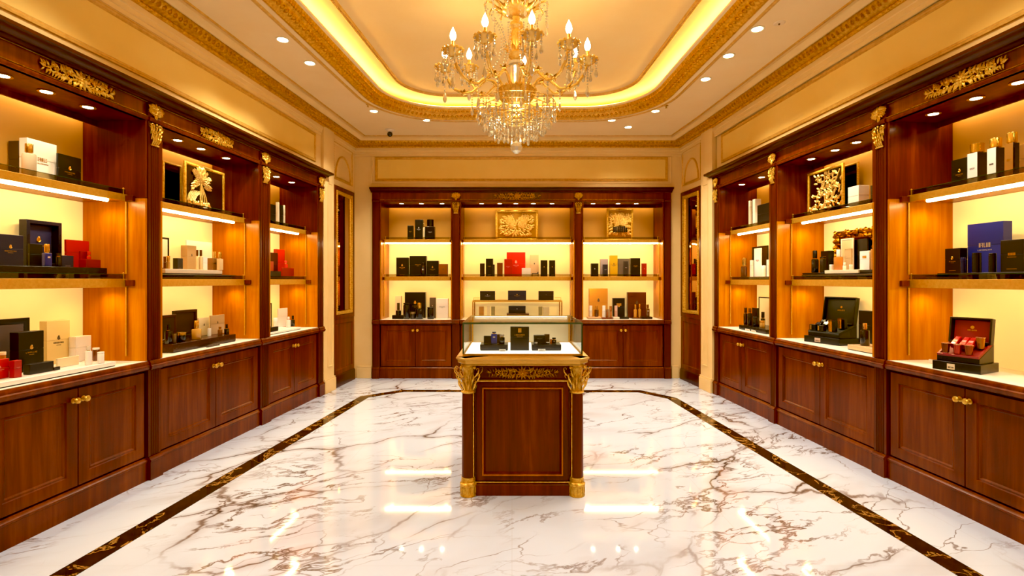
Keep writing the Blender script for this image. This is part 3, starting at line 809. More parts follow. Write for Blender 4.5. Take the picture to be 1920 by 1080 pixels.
# ================================================================== chandelier
def chandelier(x, y, zb):
    r = empty('chandelier', (x, y, DZ)); tag(r, 'large gilt and crystal chandelier with lit candle bulbs hanging from the tray ceiling', 'chandelier')
    Z = lambda z: z-DZ
    rnd = random.Random(4)
    GA = gold_mat('chandelier_gilt', '#e8b450', '#ffdd88', .26, 60)
    GA.node_tree.nodes['Principled BSDF'].inputs['Metallic'].default_value = .7
    # canopy, chain
    MB().lathe([(.0, Z(3.42)), (.09, Z(3.419)), (.085, Z(3.405)), (.04, Z(3.39)), (.02, Z(3.37)), (0, Z(3.365))], 24).build('ceiling_rose', GA, r)
    st = MB().lathe([(0, Z(3.37)), (.012, Z(3.365)), (.012, Z(3.33)), (.03, Z(3.32)), (.035, Z(3.30)), (.02, Z(3.28)), (.03, Z(3.27)), (.03, Z(3.19)),
                     (.022, Z(3.16)), (.045, Z(3.145)), (.05, Z(3.12)), (.03, Z(3.10)), (.036, Z(3.08)), (.044, Z(3.04)), (.036, Z(3.00)), (.030, Z(2.97)),
                     (.026, Z(2.955)), (.05, Z(2.94)), (.062, Z(2.925)), (.05, Z(2.90)), (.025, Z(2.885)), (.02, Z(2.875)), (.02, Z(2.66)), (0, Z(2.655))], 20)
    for k in range(10):
        a = 2*pi*k/10
        st.leaf((.045*cos(a), .045*sin(a), Z(2.93)), (cos(a), sin(a), .55), .06, .03, nrm=(-cos(a)*.5, -sin(a)*.5, 1), curl=.5)
        st.tube([(.037*cos(a), .037*sin(a), Z(3.08)), (.045*cos(a), .045*sin(a), Z(3.04)), (.031*cos(a), .031*sin(a), Z(2.975))], .006, 5)
    st.build('stem', GA, r)
    MB().lathe([(.03, Z(2.875)), (.052, Z(2.87)), (.055, Z(2.85)), (.043, Z(2.84)), (.043, Z(2.70)), (.05, Z(2.69)), (.03, Z(2.68))], 16).build('crystal_column', CRYSTAL, r, angle=20)
    # upper crown
    uc = MB().lathe([(.03, Z(3.185)), (.06, Z(3.195)), (.10, Z(3.22)), (.115, Z(3.25)), (.108, Z(3.255)), (.07, Z(3.235)), (.0, Z(3.225))], 24)
    for k in range(12):
        a = 2*pi*k/12; c, s = cos(a), sin(a)
        pts = [(q_*c, q_*s, Z(z)) for q_, z in ((.07, 3.21), (.13, 3.25), (.17, 3.29), (.205, 3.30), (.225, 3.275), (.22, 3.26))]
        uc.tube(pts, .008, 6, .005)
        uc.leaf((.09*c, .09*s, Z(3.215)), (c, s, .5), .09, .05, nrm=(-c*.4, -s*.4, 1), curl=.4)
    uc.build('upper_crown', GA, r)
    # lower bowl
    bw = MB().lathe([(.0, Z(2.545)), (.03, Z(2.55)), (.06, Z(2.562)), (.075, Z(2.575)), (.115, Z(2.62)), (.130, Z(2.66)), (.135, Z(2.672)), (.124, Z(2.676)), (.10, Z(2.66)), (.0, Z(2.65))], 28)
    for k in range(24):
        a = 2*pi*k/24; c, s = cos(a), sin(a)
        bw.tube([(.076*c, .076*s, Z(2.575)), (.117*c, .117*s, Z(2.62)), (.132*c, .132*s, Z(2.66))], .006, 5)
        bw.ball((.136*c, .136*s, Z(2.674)), .010, seg=6, rings=4)
    bw.lathe([(0, Z(2.40)), (.006, Z(2.405)), (.006, Z(2.52)), (.02, Z(2.53)), (.024, Z(2.545)), (0, Z(2.55))], 10)
    bw.build('bowl', GA, r)['label'] = 'fluted gilt bowl at the foot of the stem'
    def drop(m, x_, y_, z_, L, w):
        m.ball((x_, y_, z_-.006), .006, seg=6, rings=4)
        m.lathe([(0, 0), (w*.35, -L*.12), (w, -L*.62), (w*.72, -L*.85), (0, -L)][::-1], 6, (x_, y_, z_-.012))
    def strand(m, x_, y_, z_, n, s_=.008, step=.0185):
        for k in range(n): m.ball((x_, y_, z_-k*step), s_, s_, s_*1.05, 5, 3)
    # nine arms
    angs = [-88, -55.6, -23, 10.5, 41, 74, 107, 172, 232]
    bulbs = []
    for k, ad in enumerate(angs):
        a = radians(ad-90); c, s = cos(a), sin(a); back = s > .2
        R = .45 if back else .5; dz = {107: .07, 172: .15, 232: .12}.get(ad, 0.0)
        prof = [(.10, 2.665), (.16, 2.735), (.21, 2.745), (.26, 2.70), (.31, 2.655), (.37, 2.645), (.43, 2.675), (.47, 2.725), (.49, 2.775), (.5, 2.80)]
        pts = [(q/.5*R*c, q/.5*R*s, Z(z)+dz*max(0, (q-.2)/.3)) for q, z in prof]
        arm = MB().tube(pts, .0105, 8)
        for q in (2, 5):
            p = pts[q]; arm.ball(p, .017); 
            for t in range(5): arm.leaf(p, (cos(t*1.26), sin(t*1.26), .4), .04, .02, nrm=(0, 0, 1), curl=.4)
        arm = arm.build('arm', GA, r)
        X, Y, zz = R*c, R*s, Z(2.80)+dz
        d = MB().lathe([(.0, -.012), (.02, -.010), (.05, .008), (.066, .028), (.060, .030), (.03, .015), (0, .012)], 18, (X, Y, zz))
        for t in range(12):
            b = 2*pi*t/12; d.ball((X+.064*cos(b), Y+.064*sin(b), zz+.030), .013, .013, .010, 6, 4)
        d.build('drip_pan', AMBER, arm)['label'] = 'scalloped amber glass drip pan'
        MB().lathe([(.0, .012), (.013, .013), (.016, .03), (.0115, .034), (.0115, .088), (0, .09)], 12, (X, Y, zz)).build('candle_sleeve', GA, arm)
        MB().lathe([(0, .090), (.010, .092), (.019, .108), (.0215, .122), (.017, .143), (.008, .162), (0, .180)], 14, (X, Y, zz)).build('bulb', BULB, arm)['label'] = 'glowing flame-shaped bulb'
        bulbs.append((x+X, y+Y, zz+DZ+.125))
        for t in range(8):
            b = 2*pi*t/8+.3; m = MB(); xx, yy = X+.062*cos(b), Y+.062*sin(b)
            strand(m, xx, yy, zz+.015, 3 if t % 2 else 2); drop(m, xx, yy, zz-(.035 if t % 2 else .015), .055, .012)
            m.build('crystal_drop', CRYSTAL, arm, angle=15)
        m = MB(); strand(m, X, Y, zz-.02, 6); drop(m, X, Y, zz-.13, .085, .015)
        m.build('crystal_drop', CRYSTAL, arm, angle=15)
        if k % 2 == 0 or not back:
            m = MB(); q = .31/.5*R
            strand(m, q*c, q*s, Z(2.64)+dz*.3, 4); drop(m, q*c, q*s, Z(2.575)+dz*.3, .07, .013); m.build('crystal_drop', CRYSTAL, arm, angle=15)
        # bead garland from the upper crown
        m = MB(); p0 = Vector((.215*c, .215*s, Z(3.26))); p1 = Vector((.21/.5*R*c, .21/.5*R*s, Z(2.755)+dz*.05))
        for t in range(26):
            q = t/25; p = p0.lerp(p1, q); p = p+Vector((-c, -s, 0))*.11*sin(pi*q)
            m.ball(p, .0065, seg=5, rings=3)
        m.build('bead_garland', CRYSTAL, r, angle=15)
    for k in range(12):
        a = 2*pi*(k+.5)/12; m = MB(); xx, yy = .222*cos(a), .222*sin(a)
        strand(m, xx, yy, Z(3.26), 6); drop(m, xx, yy, Z(3.15), .06, .012); m.build('crystal_drop', CRYSTAL, r, angle=15)
    # tiered skirt under the bowl
    for R_, zt, n, ln in ((.275, 2.56, 30, 3), (.235, 2.53, 26, 4), (.19, 2.50, 20, 5), (.14, 2.465, 14, 5), (.085, 2.435, 8, 4)):
        MB().tube([(R_*cos(2*pi*q/36), R_*sin(2*pi*q/36), Z(zt)+.013) for q in range(37)], .0028, 6).build('skirt_ring', GA, r)
        for k in range(n):
            a = 2*pi*k/n; m = MB(); xx, yy = R_*cos(a), R_*sin(a); l2 = ln-(k % 2)
            strand(m, xx, yy, Z(zt), l2, .0085, .0185); drop(m, xx, yy, Z(zt)-l2*.0185, .05, .0115)
            m.build('crystal_strand', CRYSTAL, r, angle=15)
    sp = MB()
    for k in range(8):
        a = 2*pi*k/8; sp.tube([(.11*cos(a), .11*sin(a), Z(2.63)), (.2*cos(a), .2*sin(a), Z(2.59)), (.275*cos(a), .275*sin(a), Z(2.575))], .004, 5)
        for q, z in ((.235, 2.545), (.19, 2.515), (.14, 2.48), (.085, 2.45)): sp.tube([(.02*cos(a), .02*sin(a), Z(z)+.02), (q*cos(a), q*sin(a), Z(z))], .003, 5)
    sp.build('skirt_spokes', GA, r)
    fb = MB().lathe([(0, Z(2.225)), (.012, Z(2.228)), (.034, Z(2.245)), (.044, Z(2.27)), (.034, Z(2.297)), (.012, Z(2.312)), (.008, Z(2.40)), (0, Z(2.402))], 10)
    fb.build('finial', CRYSTAL, r, angle=15)['label'] = 'cut crystal ball finial'
    return bulbs
BULBS = chandelier(.03, 3.6, 2.25)

# ================================================================== ceiling fittings
def at_ceiling(px, py): t = F*(CZ-EYE)/(HY-py); return ((px-CX)/F*t, t)
DL = [(530, 74, 'recessed ceiling downlight over the navy case cabinet, nearest to the camera on that side'), (581, 118, 'recessed ceiling downlight beside the tray edge, above the flower relief cabinet'),
      (701, 208, 'recessed ceiling downlight by the rounded tray corner near the dome camera'), (800, 225, 'recessed ceiling downlight behind the chandelier, toward the dome camera'),
      (1420, 54, 'recessed ceiling downlight beside the small round sprinkler plate'), (1366, 104, 'recessed ceiling downlight above the branch relief cabinet'),
      (1323, 148, 'recessed ceiling downlight above the white book cabinet, before the rounded tray corner'), (1229, 208, 'recessed ceiling downlight by the rounded tray corner on the right'),
      (1147, 225, 'recessed ceiling downlight close to the tray edge behind the chandelier, right of crystals'), (1178, 238, 'dim recessed ceiling downlight nearest to the back wall crown moulding')]
PROTO = None
for i, (px, py, lab) in enumerate(DL):
    X, Y = at_ceiling(px, py)
    if PROTO is None:
        r = empty('recessed_downlight', (X, Y, CZ))
        MB().lathe([(.038, -.0005), (.052, -.0005), (.053, -.004), (.046, -.007), (.040, -.004)], 24).build('trim_ring', pm('#f3e3c4', .35), r)
        MB().lathe([(0, -.004), (.0395, -.004), (.0395, -.001), (0, -.001)], 24).build('lens', LENS, r)
        PROTO = r
    else:
        r = PROTO.copy(); COL.objects.link(r); r.location = (X, Y, CZ)
        for ch in PROTO.children:
            c = ch.copy(); COL.objects.link(c); c.parent = r
    tag(r, lab, 'downlight', 'recessed ceiling downlights')
def spot(x, y, z, e, size=120, rad=.05, col=(1, .95, .87), blend=.6):
    L = bpy.data.lights.new('down_spot', 'SPOT'); L.energy = e; L.color = col; L.spot_size = radians(size); L.spot_blend = blend; L.shadow_soft_size = rad
    o = bpy.data.objects.new('down_spot', L); COL.objects.link(o); o.location = (x, y, z); return o
for px, py, _ in DL:
    X, Y = at_ceiling(px, py); spot(X, Y, CZ-.02, 50 if py != 238 else 14)
for (X, Y) in ((-1.9, 2.6), (1.95, 2.6), (-1.95, 1.3), (2.0, 1.3), (-2.0, .2), (2.05, .2), (-.9, -.3), (.9, -.3)): spot(X, Y, CZ-.02, 46)  # unseen fill spots added to brighten the room; no fixtures there
for bx_, by_, bz_ in BULBS:
    L = bpy.data.lights.new('candle_glow', 'POINT'); L.energy = 1.3; L.color = (1, .74, .42); L.shadow_soft_size = .03
    o = bpy.data.objects.new('candle_glow', L); COL.objects.link(o); o.location = (bx_, by_, bz_+.07)
L = bpy.data.lights.new('skirt_fill', 'POINT'); L.energy = 4; L.color = (1, .86, .6); L.shadow_soft_size = .05  # fill light added inside the skirt to brighten the crystals, no bulb
o = bpy.data.objects.new('skirt_fill', L); COL.objects.link(o); o.location = (.03, 3.6, 2.50)
# sprinkler plate and dome camera
X, Y = at_ceiling(1461, 43)
r = empty('sprinkler_plate', (X, Y, CZ)); tag(r, 'small round white sprinkler cover plate on the ceiling beside a downlight', 'sprinkler')
MB().lathe([(0, -.006), (.030, -.006), (.042, -.002), (.043, -.0005), (0, -.0005)], 20).build('cover_plate', pm('#ecd0a4', .5), r)
MB().lathe([(0, -.016), (.006, -.014), (.007, -.006), (0, -.006)], 10).build('nozzle', pm('#7a5a36', .4, .5), r)
for px, py, lab in ((690, 196, 'tiny brass sprinkler head by the rounded tray corner near the dome camera'), (1249, 198, 'tiny brass sprinkler head by the rounded tray corner on the right')):
    X, Y = at_ceiling(px, py); r = empty('fire_sprinkler', (X, Y, CZ)); tag(r, lab, 'sprinkler')
    MB().lathe([(0, -.006), (.022, -.004), (.024, -.0005), (0, -.0005)], 14).build('cover_plate', BRASS, r)
    MB().lathe([(0, -.03), (.012, -.028), (.012, -.025), (.004, -.024), (.004, -.007), (0, -.006)], 10).build('nozzle', BRASS, r)
X, Y = at_ceiling(731, 243)
r = empty('security_camera', (X, Y, CZ)); tag(r, 'black dome security camera on a white ceiling mount near the back corner', 'camera')
MB().lathe([(0, -.03), (.030, -.03), (.034, -.024), (.040, -.012), (.06, -.008), (.061, -.0005), (0, -.0005)], 24).build('mount', pm('#e8cfae', .5), r)
MB().ball((0, 0, -.058), .034, seg=18, rings=12).build('dome', pm('#120a06', .12, 0, .6), r)
# ================================================================== goods on the shelves
NAVY, BLACK, WHITE, RED = '#0d1030', '#0a0708', '#f1e6d8', '#b01512'
MG = pm('#d9a64a', .3, .9); MS = pm('#d8d0c4', .3, .6); MD = pm('#5a4632', .5); MW = pm('#f2e4d2', .5); MP = pm('#e58f7a', .4)
def glyphs(m, x0, z0, w, h, y, n, seed):
    rnd = random.Random(seed); cw = w/n; t = max(.0009, h*.17)
    sets = [(1,1,0,1,0,1), (1,0,1,0,1,0), (1,1,1,0,0,1), (1,0,0,0,0,1), (0,1,1,1,1,0), (1,1,0,1,1,0), (1,0,1,1,0,0), (0,1,0,1,0,1)]
    for k in range(n):
        s = rnd.choice(sets); a = x0+k*cw+cw*.12; b = a+cw*.72
        if s[0]: m.box(a, a+t, y, y+.0008, z0, z0+h)
        if s[1]: m.box(a, b, y, y+.0008, z0+h-t, z0+h)
        if s[2]: m.box(b-t, b, y, y+.0008, z0, z0+h)
        if s[3]: m.box(a, b, y, y+.0008, z0+h*.5-t*.5, z0+h*.5+t*.5)
        if s[4]: m.box(a+(b-a)*.42, a+(b-a)*.42+t, y, y+.0008, z0, z0+h)
        if s[5]: m.box(a, b, y, y+.0008, z0, z0+t)
def mark(parent, kind, w, h, y, mat, seed, x=0):
    """emblem and lettering in relief on the face at depth y"""
    if not kind: return
    k = kind.split()
    zc = h*.60
    if 'crest' in k:
        e = min(w*.085, h*.058); m = MB()
        m.ball((x, y, zc), e*.72, .0009, e, 12, 8)
        for q in range(5): m.leaf((x, y-.0006, zc+e*.7), (cos(pi*(.2+.15*q)), 0, sin(pi*(.2+.15*q))), e*.6, e*.3, curl=.05, thick=.0006)
        for sg in (-1, 1): m.leaf((x+sg*e*.1, y-.0006, zc-e*.9), (sg*.8, 0, .7), e*1.1, e*.35, curl=.05, thick=.0006)
        m.build('emblem', mat, parent)
        zc -= e*2.0
    if 'text' in k:
        tw = min(w*.46, .08); th = min(h*.036, tw*.15)
        m = MB(); glyphs(m, x-tw/2, zc-th, tw, th, y-.0007, 8, seed)
        m.box(x-tw*.22, x+tw*.22, y-.0006, y+.0002, zc-th*2.2, zc-th*1.9)
        m.build('lettering', mat, parent, smooth=False)
    if 'big' in k:
        tw = w*.34; th = tw*.36; m = MB(); glyphs(m, x-tw/2, zc-th, tw, th, y-.0007, 5, seed)
        glyphs(m, x-tw*.6, zc-th*1.75, tw*1.2, th*.28, y-.0007, 10, seed+1)
        m.build('lettering', mat, parent, smooth=False)
    if 'foot' in k:
        m = MB(); m.box(x-w*.22, x+w*.22, y-.0006, y+.0002, h*.09, h*.105); m.build('foot_line', mat, parent, smooth=False)
    if 'label' in k:
        m = MB(); m.box(x-w*.2, x+w*.2, y-.0008, y+.0002, h*.62, h*.74); m.build('paper_label', mat, parent, smooth=False)

class Shelf:
    def __init__(s, W, z, where, group): s.W, s.z, s.where, s.g = W, z, where, group; s.n = 0
    def fit(s, a, c, b, yt, zb, d, yb, dpmax):
        W = s.W; z = s.z+zb
        if W.near is None:
            px = c = a
        elif W.near == 'low':
            if c is None: c = a+.24*(b-a)
        else:
            if c is None: c = b-.24*(b-a)
        if yb is not None: d = W.ground(c, yb, z)[1]
        if W.near is None:
            u0, t = W.hit(a, d); u1, _ = W.hit(b, d); dp = dpmax
        elif W.near == 'low':
            u0, t = W.hit(c, d); u1, _ = W.hit(b, d); dp = W.depth_at(a, u0)-d
        else:
            u0, _ = W.hit(a, d); u1, t = W.hit(c, d); dp = W.depth_at(b, u1)-d
        dp = max(.012, min(dp, dpmax)); h = EYE+(HY-yt)*t/F-z
        return (u0+u1)/2, d, u1-u0, dp, max(h, .006), z
    def root(s, name, u, dc, z, label, cat, rot=0):
        r = empty(name, s.W.pt(u, dc, z+.0006), s.W.ang+radians(rot)); tag(r, label, cat, s.g); return r
    def box(s, a, b, yt, label, col=BLACK, c=None, d=.24, zb=0, yb=None, dp=.10, mk=None, mm=None, name='gift_box', cat='box', lid=True, rough=.35, rot=0, tilt=0):
        u, d, w, dpt, h, z = s.fit(a, c, b, yt, zb, d, yb, dp); s.n += 1
        r = s.root(name, u, d+dpt/2, z, label, cat, rot); M_ = pm(col, rough); y0 = -dpt/2
        if tilt: r.rotation_euler = (radians(-tilt), 0, r.rotation_euler.z); r.rotation_mode = 'XYZ'
        bev = min(.0016, dpt*.08, h*.08)
        if lid and h > .05:
            zl = h*.55
            MB().box(-w/2, w/2, y0, -y0, 0, zl-.0008).box(-w/2+.0015, w/2-.0015, y0+.0015, -y0-.0015, zl-.0008, zl+.0008).build('body', M_, r, bevel=bev)
            MB().box(-w/2-.0003, w/2+.0003, y0-.0003, -y0+.0003, zl+.0008, h).build('lid', M_, r, bevel=bev)
        else:
            MB().box(-w/2, w/2, y0, -y0, 0, h).build('body', M_, r, bevel=bev)
        mark(r, mk, w, h, y0-.0006, mm or MG, s.n*7+int(a))
        return r
    def case(s, a, b, yt, label, col=NAVY, inner='#15183c', c=None, d=.3, zb=0, yb=None, dp=.05, rim=.12, mk=None, mm=None, name='open_presentation_case', cat='case', tilt=0):
        """an upright shallow open case: rim and recessed lining"""
        u, d, w, dpt, h, z = s.fit(a, c, b, yt, zb, d, yb, dp); s.n += 1
        r = s.root(name, u, d+dpt/2, z, label, cat); y0 = -dpt/2; t = min(w, h)*rim
        if tilt: r.rotation_euler = (radians(-tilt), 0, r.rotation_euler.z)
        MB().loops(-w/2, w/2, 0, h, [(0, -y0), (0, y0), (t*.8, y0), (t, -y0-.008)], cap=True).build('shell', pm(col, .3), r, bevel=.0012)
        l = MB().box(-w/2+t*1.15, w/2-t*1.15, -y0-.0095, -y0-.0085, t*1.15, h-t*1.15).build('lining', pm(inner, .5), r, smooth=False)
        mark(l, mk, w, h, -y0-.0100, mm or MG, s.n)
        return r
    def frame(s, a, b, yt, label, col='#1a120c', inner='#efe2c8', c=None, d=.36, zb=0, yb=None, dp=.014, rim=.01, mirror=False, name='picture_frame', cat='frame', orn=False):
        u, d, w, dpt, h, z = s.fit(a, c, b, yt, zb, d, yb, dp); s.n += 1
        r = s.root(name, u, d+dpt/2, z, label, cat); y0 = -dpt/2; mt = col if not isinstance(col, str) else pm(col, .3)
        m = MB().loops(-w/2, w/2, 0, h, [(0, -y0), (0, y0+.003), (rim*.25, y0), (rim*.7, y0), (rim, y0+.006), (rim, -y0)], cap=False)
        if orn:
            rnd = random.Random(3); n = int((w+h)*2/.018)
            for k in range(n):
                q = k/n*2*(w+h)
                if q < w: p = (-w/2+q, rim*.5)
                elif q < w+h: p = (w/2-rim*.5, q-w)
                elif q < 2*w+h: p = (w/2-(q-w-h), h-rim*.5)
                else: p = (-w/2+rim*.5, h-(q-2*w-h))
                m.leaf((p[0], y0-.001, min(max(p[1], rim*.5), h-rim*.5)), (rnd.uniform(-1, 1), 0, rnd.uniform(-.3, 1)), rim*.7, rim*.6, curl=.5)
        m.build('frame', mt, r)
        im = inner if not isinstance(inner, str) else pm(inner, .4)
        MB().box(-w/2+rim*.9, w/2-rim*.9, -y0-.006, -y0-.001, rim*.9, h-rim*.9).build('mirror_glass' if mirror else 'panel', im, r, smooth=False)
        return r, w, h, y0
    def cyl(s, a, b, yt, yb, d, zb, drop=0):
        W = s.W; z = s.z+zb; pm_ = (a+b)/2
        if yb is not None: d = W.ground(pm_, yb, z)[1]
        u, t = W.hit(pm_, d); D = (b-a)*t/F/sqrt(1+((pm_-CX)/F)**2); h = EYE+(HY-yt)*t/F-z
        return u, d, D, max(h, .012), z
    def bottle(s, a, b, yt, label, col=BLACK, cap='#d0a04a', capf=.28, capw=.5, d=.2, zb=0, yb=None, rnd=True, glass=False, capm=.9, name='perfume_bottle', cat='bottle', neck=True, fl=1.0, mk=None):
        u, d, D, h, z = s.cyl(a, b, yt, yb, d, zb); s.n += 1
        r = s.root(name, u, d, z, label, cat); R = D/2; hb = h*(1-capf)-(.004 if neck else .001)
        M_ = real_glass(col, .02) if glass else pm(col, .22, 0, .5)
        if rnd:
            MB().lathe([(0, 0), (R*.94, 0), (R, hb*.03), (R, hb*.90), (R*.93, hb*.97), (R*.55, hb), (0, hb)], 24).build('body', M_, r)
        else:
            q = R*.92
            m = MB().box(-q, q, -q*.62*fl, q*.62*fl, 0, hb); m.build('body', M_, r, bevel=min(.004, q*.2))
        if glass: 
            (MB().lathe([(0, hb*.08), (R*.85, hb*.08), (R*.85, hb*.72), (0, hb*.72)], 20) if rnd else MB().box(-R*.8, R*.8, -R*.48*fl, R*.48*fl, hb*.1, hb*.75)).build('perfume', pm(col, .1), r)
        rc = R*capw
        if neck: MB().lathe([(0, hb), (rc*.72, hb), (rc*.72, hb+.005), (0, hb+.005)], 16).build('collar', MG, r)
        cz = hb+(.0045 if neck else .001)
        MB().lathe([(0, cz), (rc, cz), (rc*1.02, cz+.001), (rc*1.02, h-.0015), (rc*.95, h), (0, h)], 20).build('cap', pm(cap, .25, capm), r)
        if mk: mark(r, mk, D*.8, hb, -(R if rnd else R*.57*fl)-.0006, MS, s.n)
        return r
    def jar(s, a, b, yt, label, col=WHITE, lid='#f4ece0', lidf=.35, d=.18, zb=0, yb=None, lm=0.0, name='cosmetic_jar', cat='jar', glass=False):
        u, d, D, h, z = s.cyl(a, b, yt, yb, d, zb); s.n += 1
        r = s.root(name, u, d, z, label, cat); R = D/2; hb = h*(1-lidf)
        MB().lathe([(0, 0), (R*.92, 0), (R*.98, hb*.05), (R*.98, hb*.94), (R*.9, hb-.0006), (0, hb-.0006)], 24).build('body', real_glass(col, .05) if glass else pm(col, .25, 0, .4), r)
        MB().lathe([(0, hb), (R, hb), (R, h-.002), (R*.95, h), (0, h)], 24).build('lid', pm(lid, .25, lm), r)
        return r
    def tube(s, a, b, yt, label, col='#6a3a1c', cap='#c89a48', capf=.45, d=.2, zb=0, yb=None, cm=.8, name='lipstick_tube', cat='lipstick'):
        u, d, D, h, z = s.cyl(a, b, yt, yb, d, zb); s.n += 1
        r = s.root(name, u, d, z, label, cat); R = D/2; hb = h*(1-capf)
        MB().lathe([(0, 0), (R, 0), (R, hb-.001), (0, hb-.001)], 18).build('barrel', pm(col, .25, .2), r)
        MB().lathe([(0, hb), (R*.96, hb), (R*.96, h-.001), (R*.9, h), (0, h)], 18).build('cap', pm(cap, .25, cm), r)
        return r
    def riser(s, a, b, h, label, col=BLACK, d0=.15, d1=.40, zb=0, rough=.25, name='display_riser', cat='riser'):
        W = s.W; u0, u1 = W.hit(a, d0)[0], W.hit(b, d0)[0]; w = u1-u0; s.n += 1; z = s.z+zb
        r = s.root(name, (u0+u1)/2, (d0+d1)/2, z, label, cat); y = (d1-d0)/2
        MB().box(-w/2+.003, w/2-.003, -y+.003, y-.003, 0, .005).build('foot', pm('#1c1410', .6), r)
        MB().box(-w/2, w/2, -y, y, .0052, h-.0008).build('platform', pm(col, rough), r, bevel=.002)
        return r
    def tagc(s, a, b, yt, label, d=.12, zb=0, yb=None, col='#efe4d4', hh=None):
        u, d, w, dp, h, z = s.fit(a, None if s.W.near is None else (a if s.W.near == 'low' else b), b, yt, zb, d, yb, .012); s.n += 1
        if hh: h = hh
        r = s.root('price_tag', u, d, z, label, 'price tag')
        MB().prism([(-.004, 0), (-.006, h), (-.0045, h), (.008, 0)], -w/2, w/2, 'x').build('card', pm(col, .5), r, smooth=False)
        m = MB()
        for k in range(2): glyphs(m, -w*.38, h*(.55-.32*k), w*.76, h*.2, -.0064+.0006*(k), 7, s.n+k)
        m.build('lettering', pm('#8d7a68', .5), r, smooth=False)
        return r

def relief(root, w, h, y0, seed, kind):
    """gilt relief of leaves on a dark panel"""
    rnd = random.Random(seed); m = MB()
    if kind == 'bouquet':
        cx, cz = -w*.12, h*.62
        for k in range(110):
            a = rnd.uniform(-.5, pi+.5); q = rnd.uniform(.02, .30)*(h)
            x = max(-w*.42, min(w*.3, cx+q*cos(a)*.75)); z = max(h*.1, min(h*.92, cz+q*sin(a)*.9))
            m.leaf((x, y0-.001, z), (cos(a)+rnd.uniform(-.4, .4), 0, sin(a)+rnd.uniform(-.4, .4)), h*.13, h*.06, curl=.5)
            if k % 4 == 0: m.ball((x, y0-.006, z), h*.018, seg=6, rings=4)
        for x in (-.05, .0, .06, .12): m.tube([(cx, y0-.004, cz), (w*x*.8-w*.1, y0-.006, h*.32), (w*x-w*.08, y0-.004, h*.09)], h*.018, 6)
        for k in range(60):
            x = rnd.uniform(-w*.44, w*.12); m.leaf((x, y0-.001, rnd.uniform(h*.06, h*.16)), (rnd.uniform(-.6, .6), 0, 1), h*.09, h*.04, curl=.4)
        for k in range(9): m.tube([(-w*.44+k*.01, y0-.002, h*.2), (-w*.40+k*.012, y0-.004, h*.34), (-w*.33+k*.016, y0-.002, h*.44)], h*.007, 5)
    elif kind == 'branch':
        m.tube([(-w*.10, y0-.004, h*.08), (w*.12, y0-.008, h*.38), (w*.30, y0-.005, h*.68), (w*.40, y0-.003, h*.9)], h*.035, 6, h*.012)
        m.tube([(w*.02, y0-.004, h*.25), (w*.0, y0-.008, h*.5), (w*.10, y0-.005, h*.8)], h*.022, 6, h*.01)
        for k in range(150):
            q = rnd.random(); x = w*(-.2+.62*q)+rnd.uniform(-.12, .1)*w; z = h*(.12+.75*rnd.random())
            if x < -w*.1+0*z and z > h*.55 and rnd.random() < .6: continue
            x = max(-w*.3, min(w*.42, x)); z = min(h*.92, z); a = rnd.uniform(0, pi)
            m.leaf((x, y0-.002, z), (cos(a), 0, sin(a)), h*.10, h*.05, curl=.6)
        for k in range(50): m.leaf((rnd.uniform(-w*.42, w*.2), y0-.001, rnd.uniform(h*.06, h*.18)), (rnd.uniform(-.8, .8), 0, 1), h*.08, h*.04, curl=.4)
    else:
        for k in range(170):
            x, z = rnd.uniform(-w*.35, w*.35), rnd.uniform(h*.22, h*.78)
            a = atan2(z-h*.45, x)+rnd.uniform(-.5, .5)
            m.leaf((x, y0-.001, z), (cos(a), 0, sin(a)), h*.12, h*.06, curl=.5)
        for sg in (-1, 1):
            for k in range(16): m.leaf((sg*w*.02, y0-.004, h*.5), (sg*cos(-.5+k*.11), 0, sin(-.5+k*.11)), w*(.17+.010*k), h*.06, curl=.25)
        for k in range(40): m.ball((rnd.uniform(-w*.4, w*.4), y0-.003, rnd.uniform(h*.16, h*.84)), h*.02, seg=6, rings=4)
    m.build('gilt_relief', LEAFG, root)['label'] = 'sculpted gilt leaf relief'
LEAFG = gold_mat('bright_leaf_gilt', '#d69c34', '#ffdc86', .35, 70)
LEAFG.node_tree.nodes['Principled BSDF'].inputs['Metallic'].default_value = .45
DARKP = pm('#2a1208', .2, 0, .4); DARKM = pm('#4a2c14', .04, 1.0); BRONZEP = pm('#a8741f', .4, .6)
GU = 'gift boxes and bottles on the '

# ---------------------------------------------------------------- left wall, front cabinet
S = Shelf(LW, TOPZ, '', GU+'top shelf, left front cabinet')
S.box(13, 60, 264, 'dark taupe gift box standing behind the white box, top shelf by the camera', '#4a3a30', c=35, d=.375, dp=.065)
S.box(36, 106, 258, 'large white gift box with gold lettering on top shelf beside black box', '#f3e8da', c=51, d=.27, dp=.11, mk='big', mm=MG)
S.bottle(40, 69, 270, 'round cream perfume bottle with gold cap before the white gift box', '#d2bc98', capf=.26, capw=.56, d=.185)
S.box(107, 152, 287, 'black gift box with small gold emblem, top shelf against mahogany side', BLACK, c=109, d=.24, mk='crest text', dp=.10)
S = Shelf(LW, MIDZ, '', GU+'middle shelf, left front cabinet')
S.riser(-40, 201, .072, 'long black display riser under the navy case and red boxes', '#100b0c', .16, .42)
z = .0725
S.box(-14, 44, 438, 'navy gift box with gold crest, left of the open navy case', '#14142e', c=-6, d=.20, zb=z, mk='crest text', dp=.09)
S.case(32, 116, 411, 'open navy presentation case standing upright with gold crest on its lining', '#10112c', '#1c1f52', c=50, d=.36, zb=z, dp=.05, mk='crest text', mm=MG)
S.box(52, 80, 457, 'small plain black box between navy case and navy perfume bottle', '#08060a', c=56, d=.285, zb=z, dp=.05)
S.bottle(78, 98, 458, 'square navy perfume bottle with gold cap on black riser', '#1b2266', capf=.36, capw=.55, d=.195, zb=z, rnd=False, mk='label')
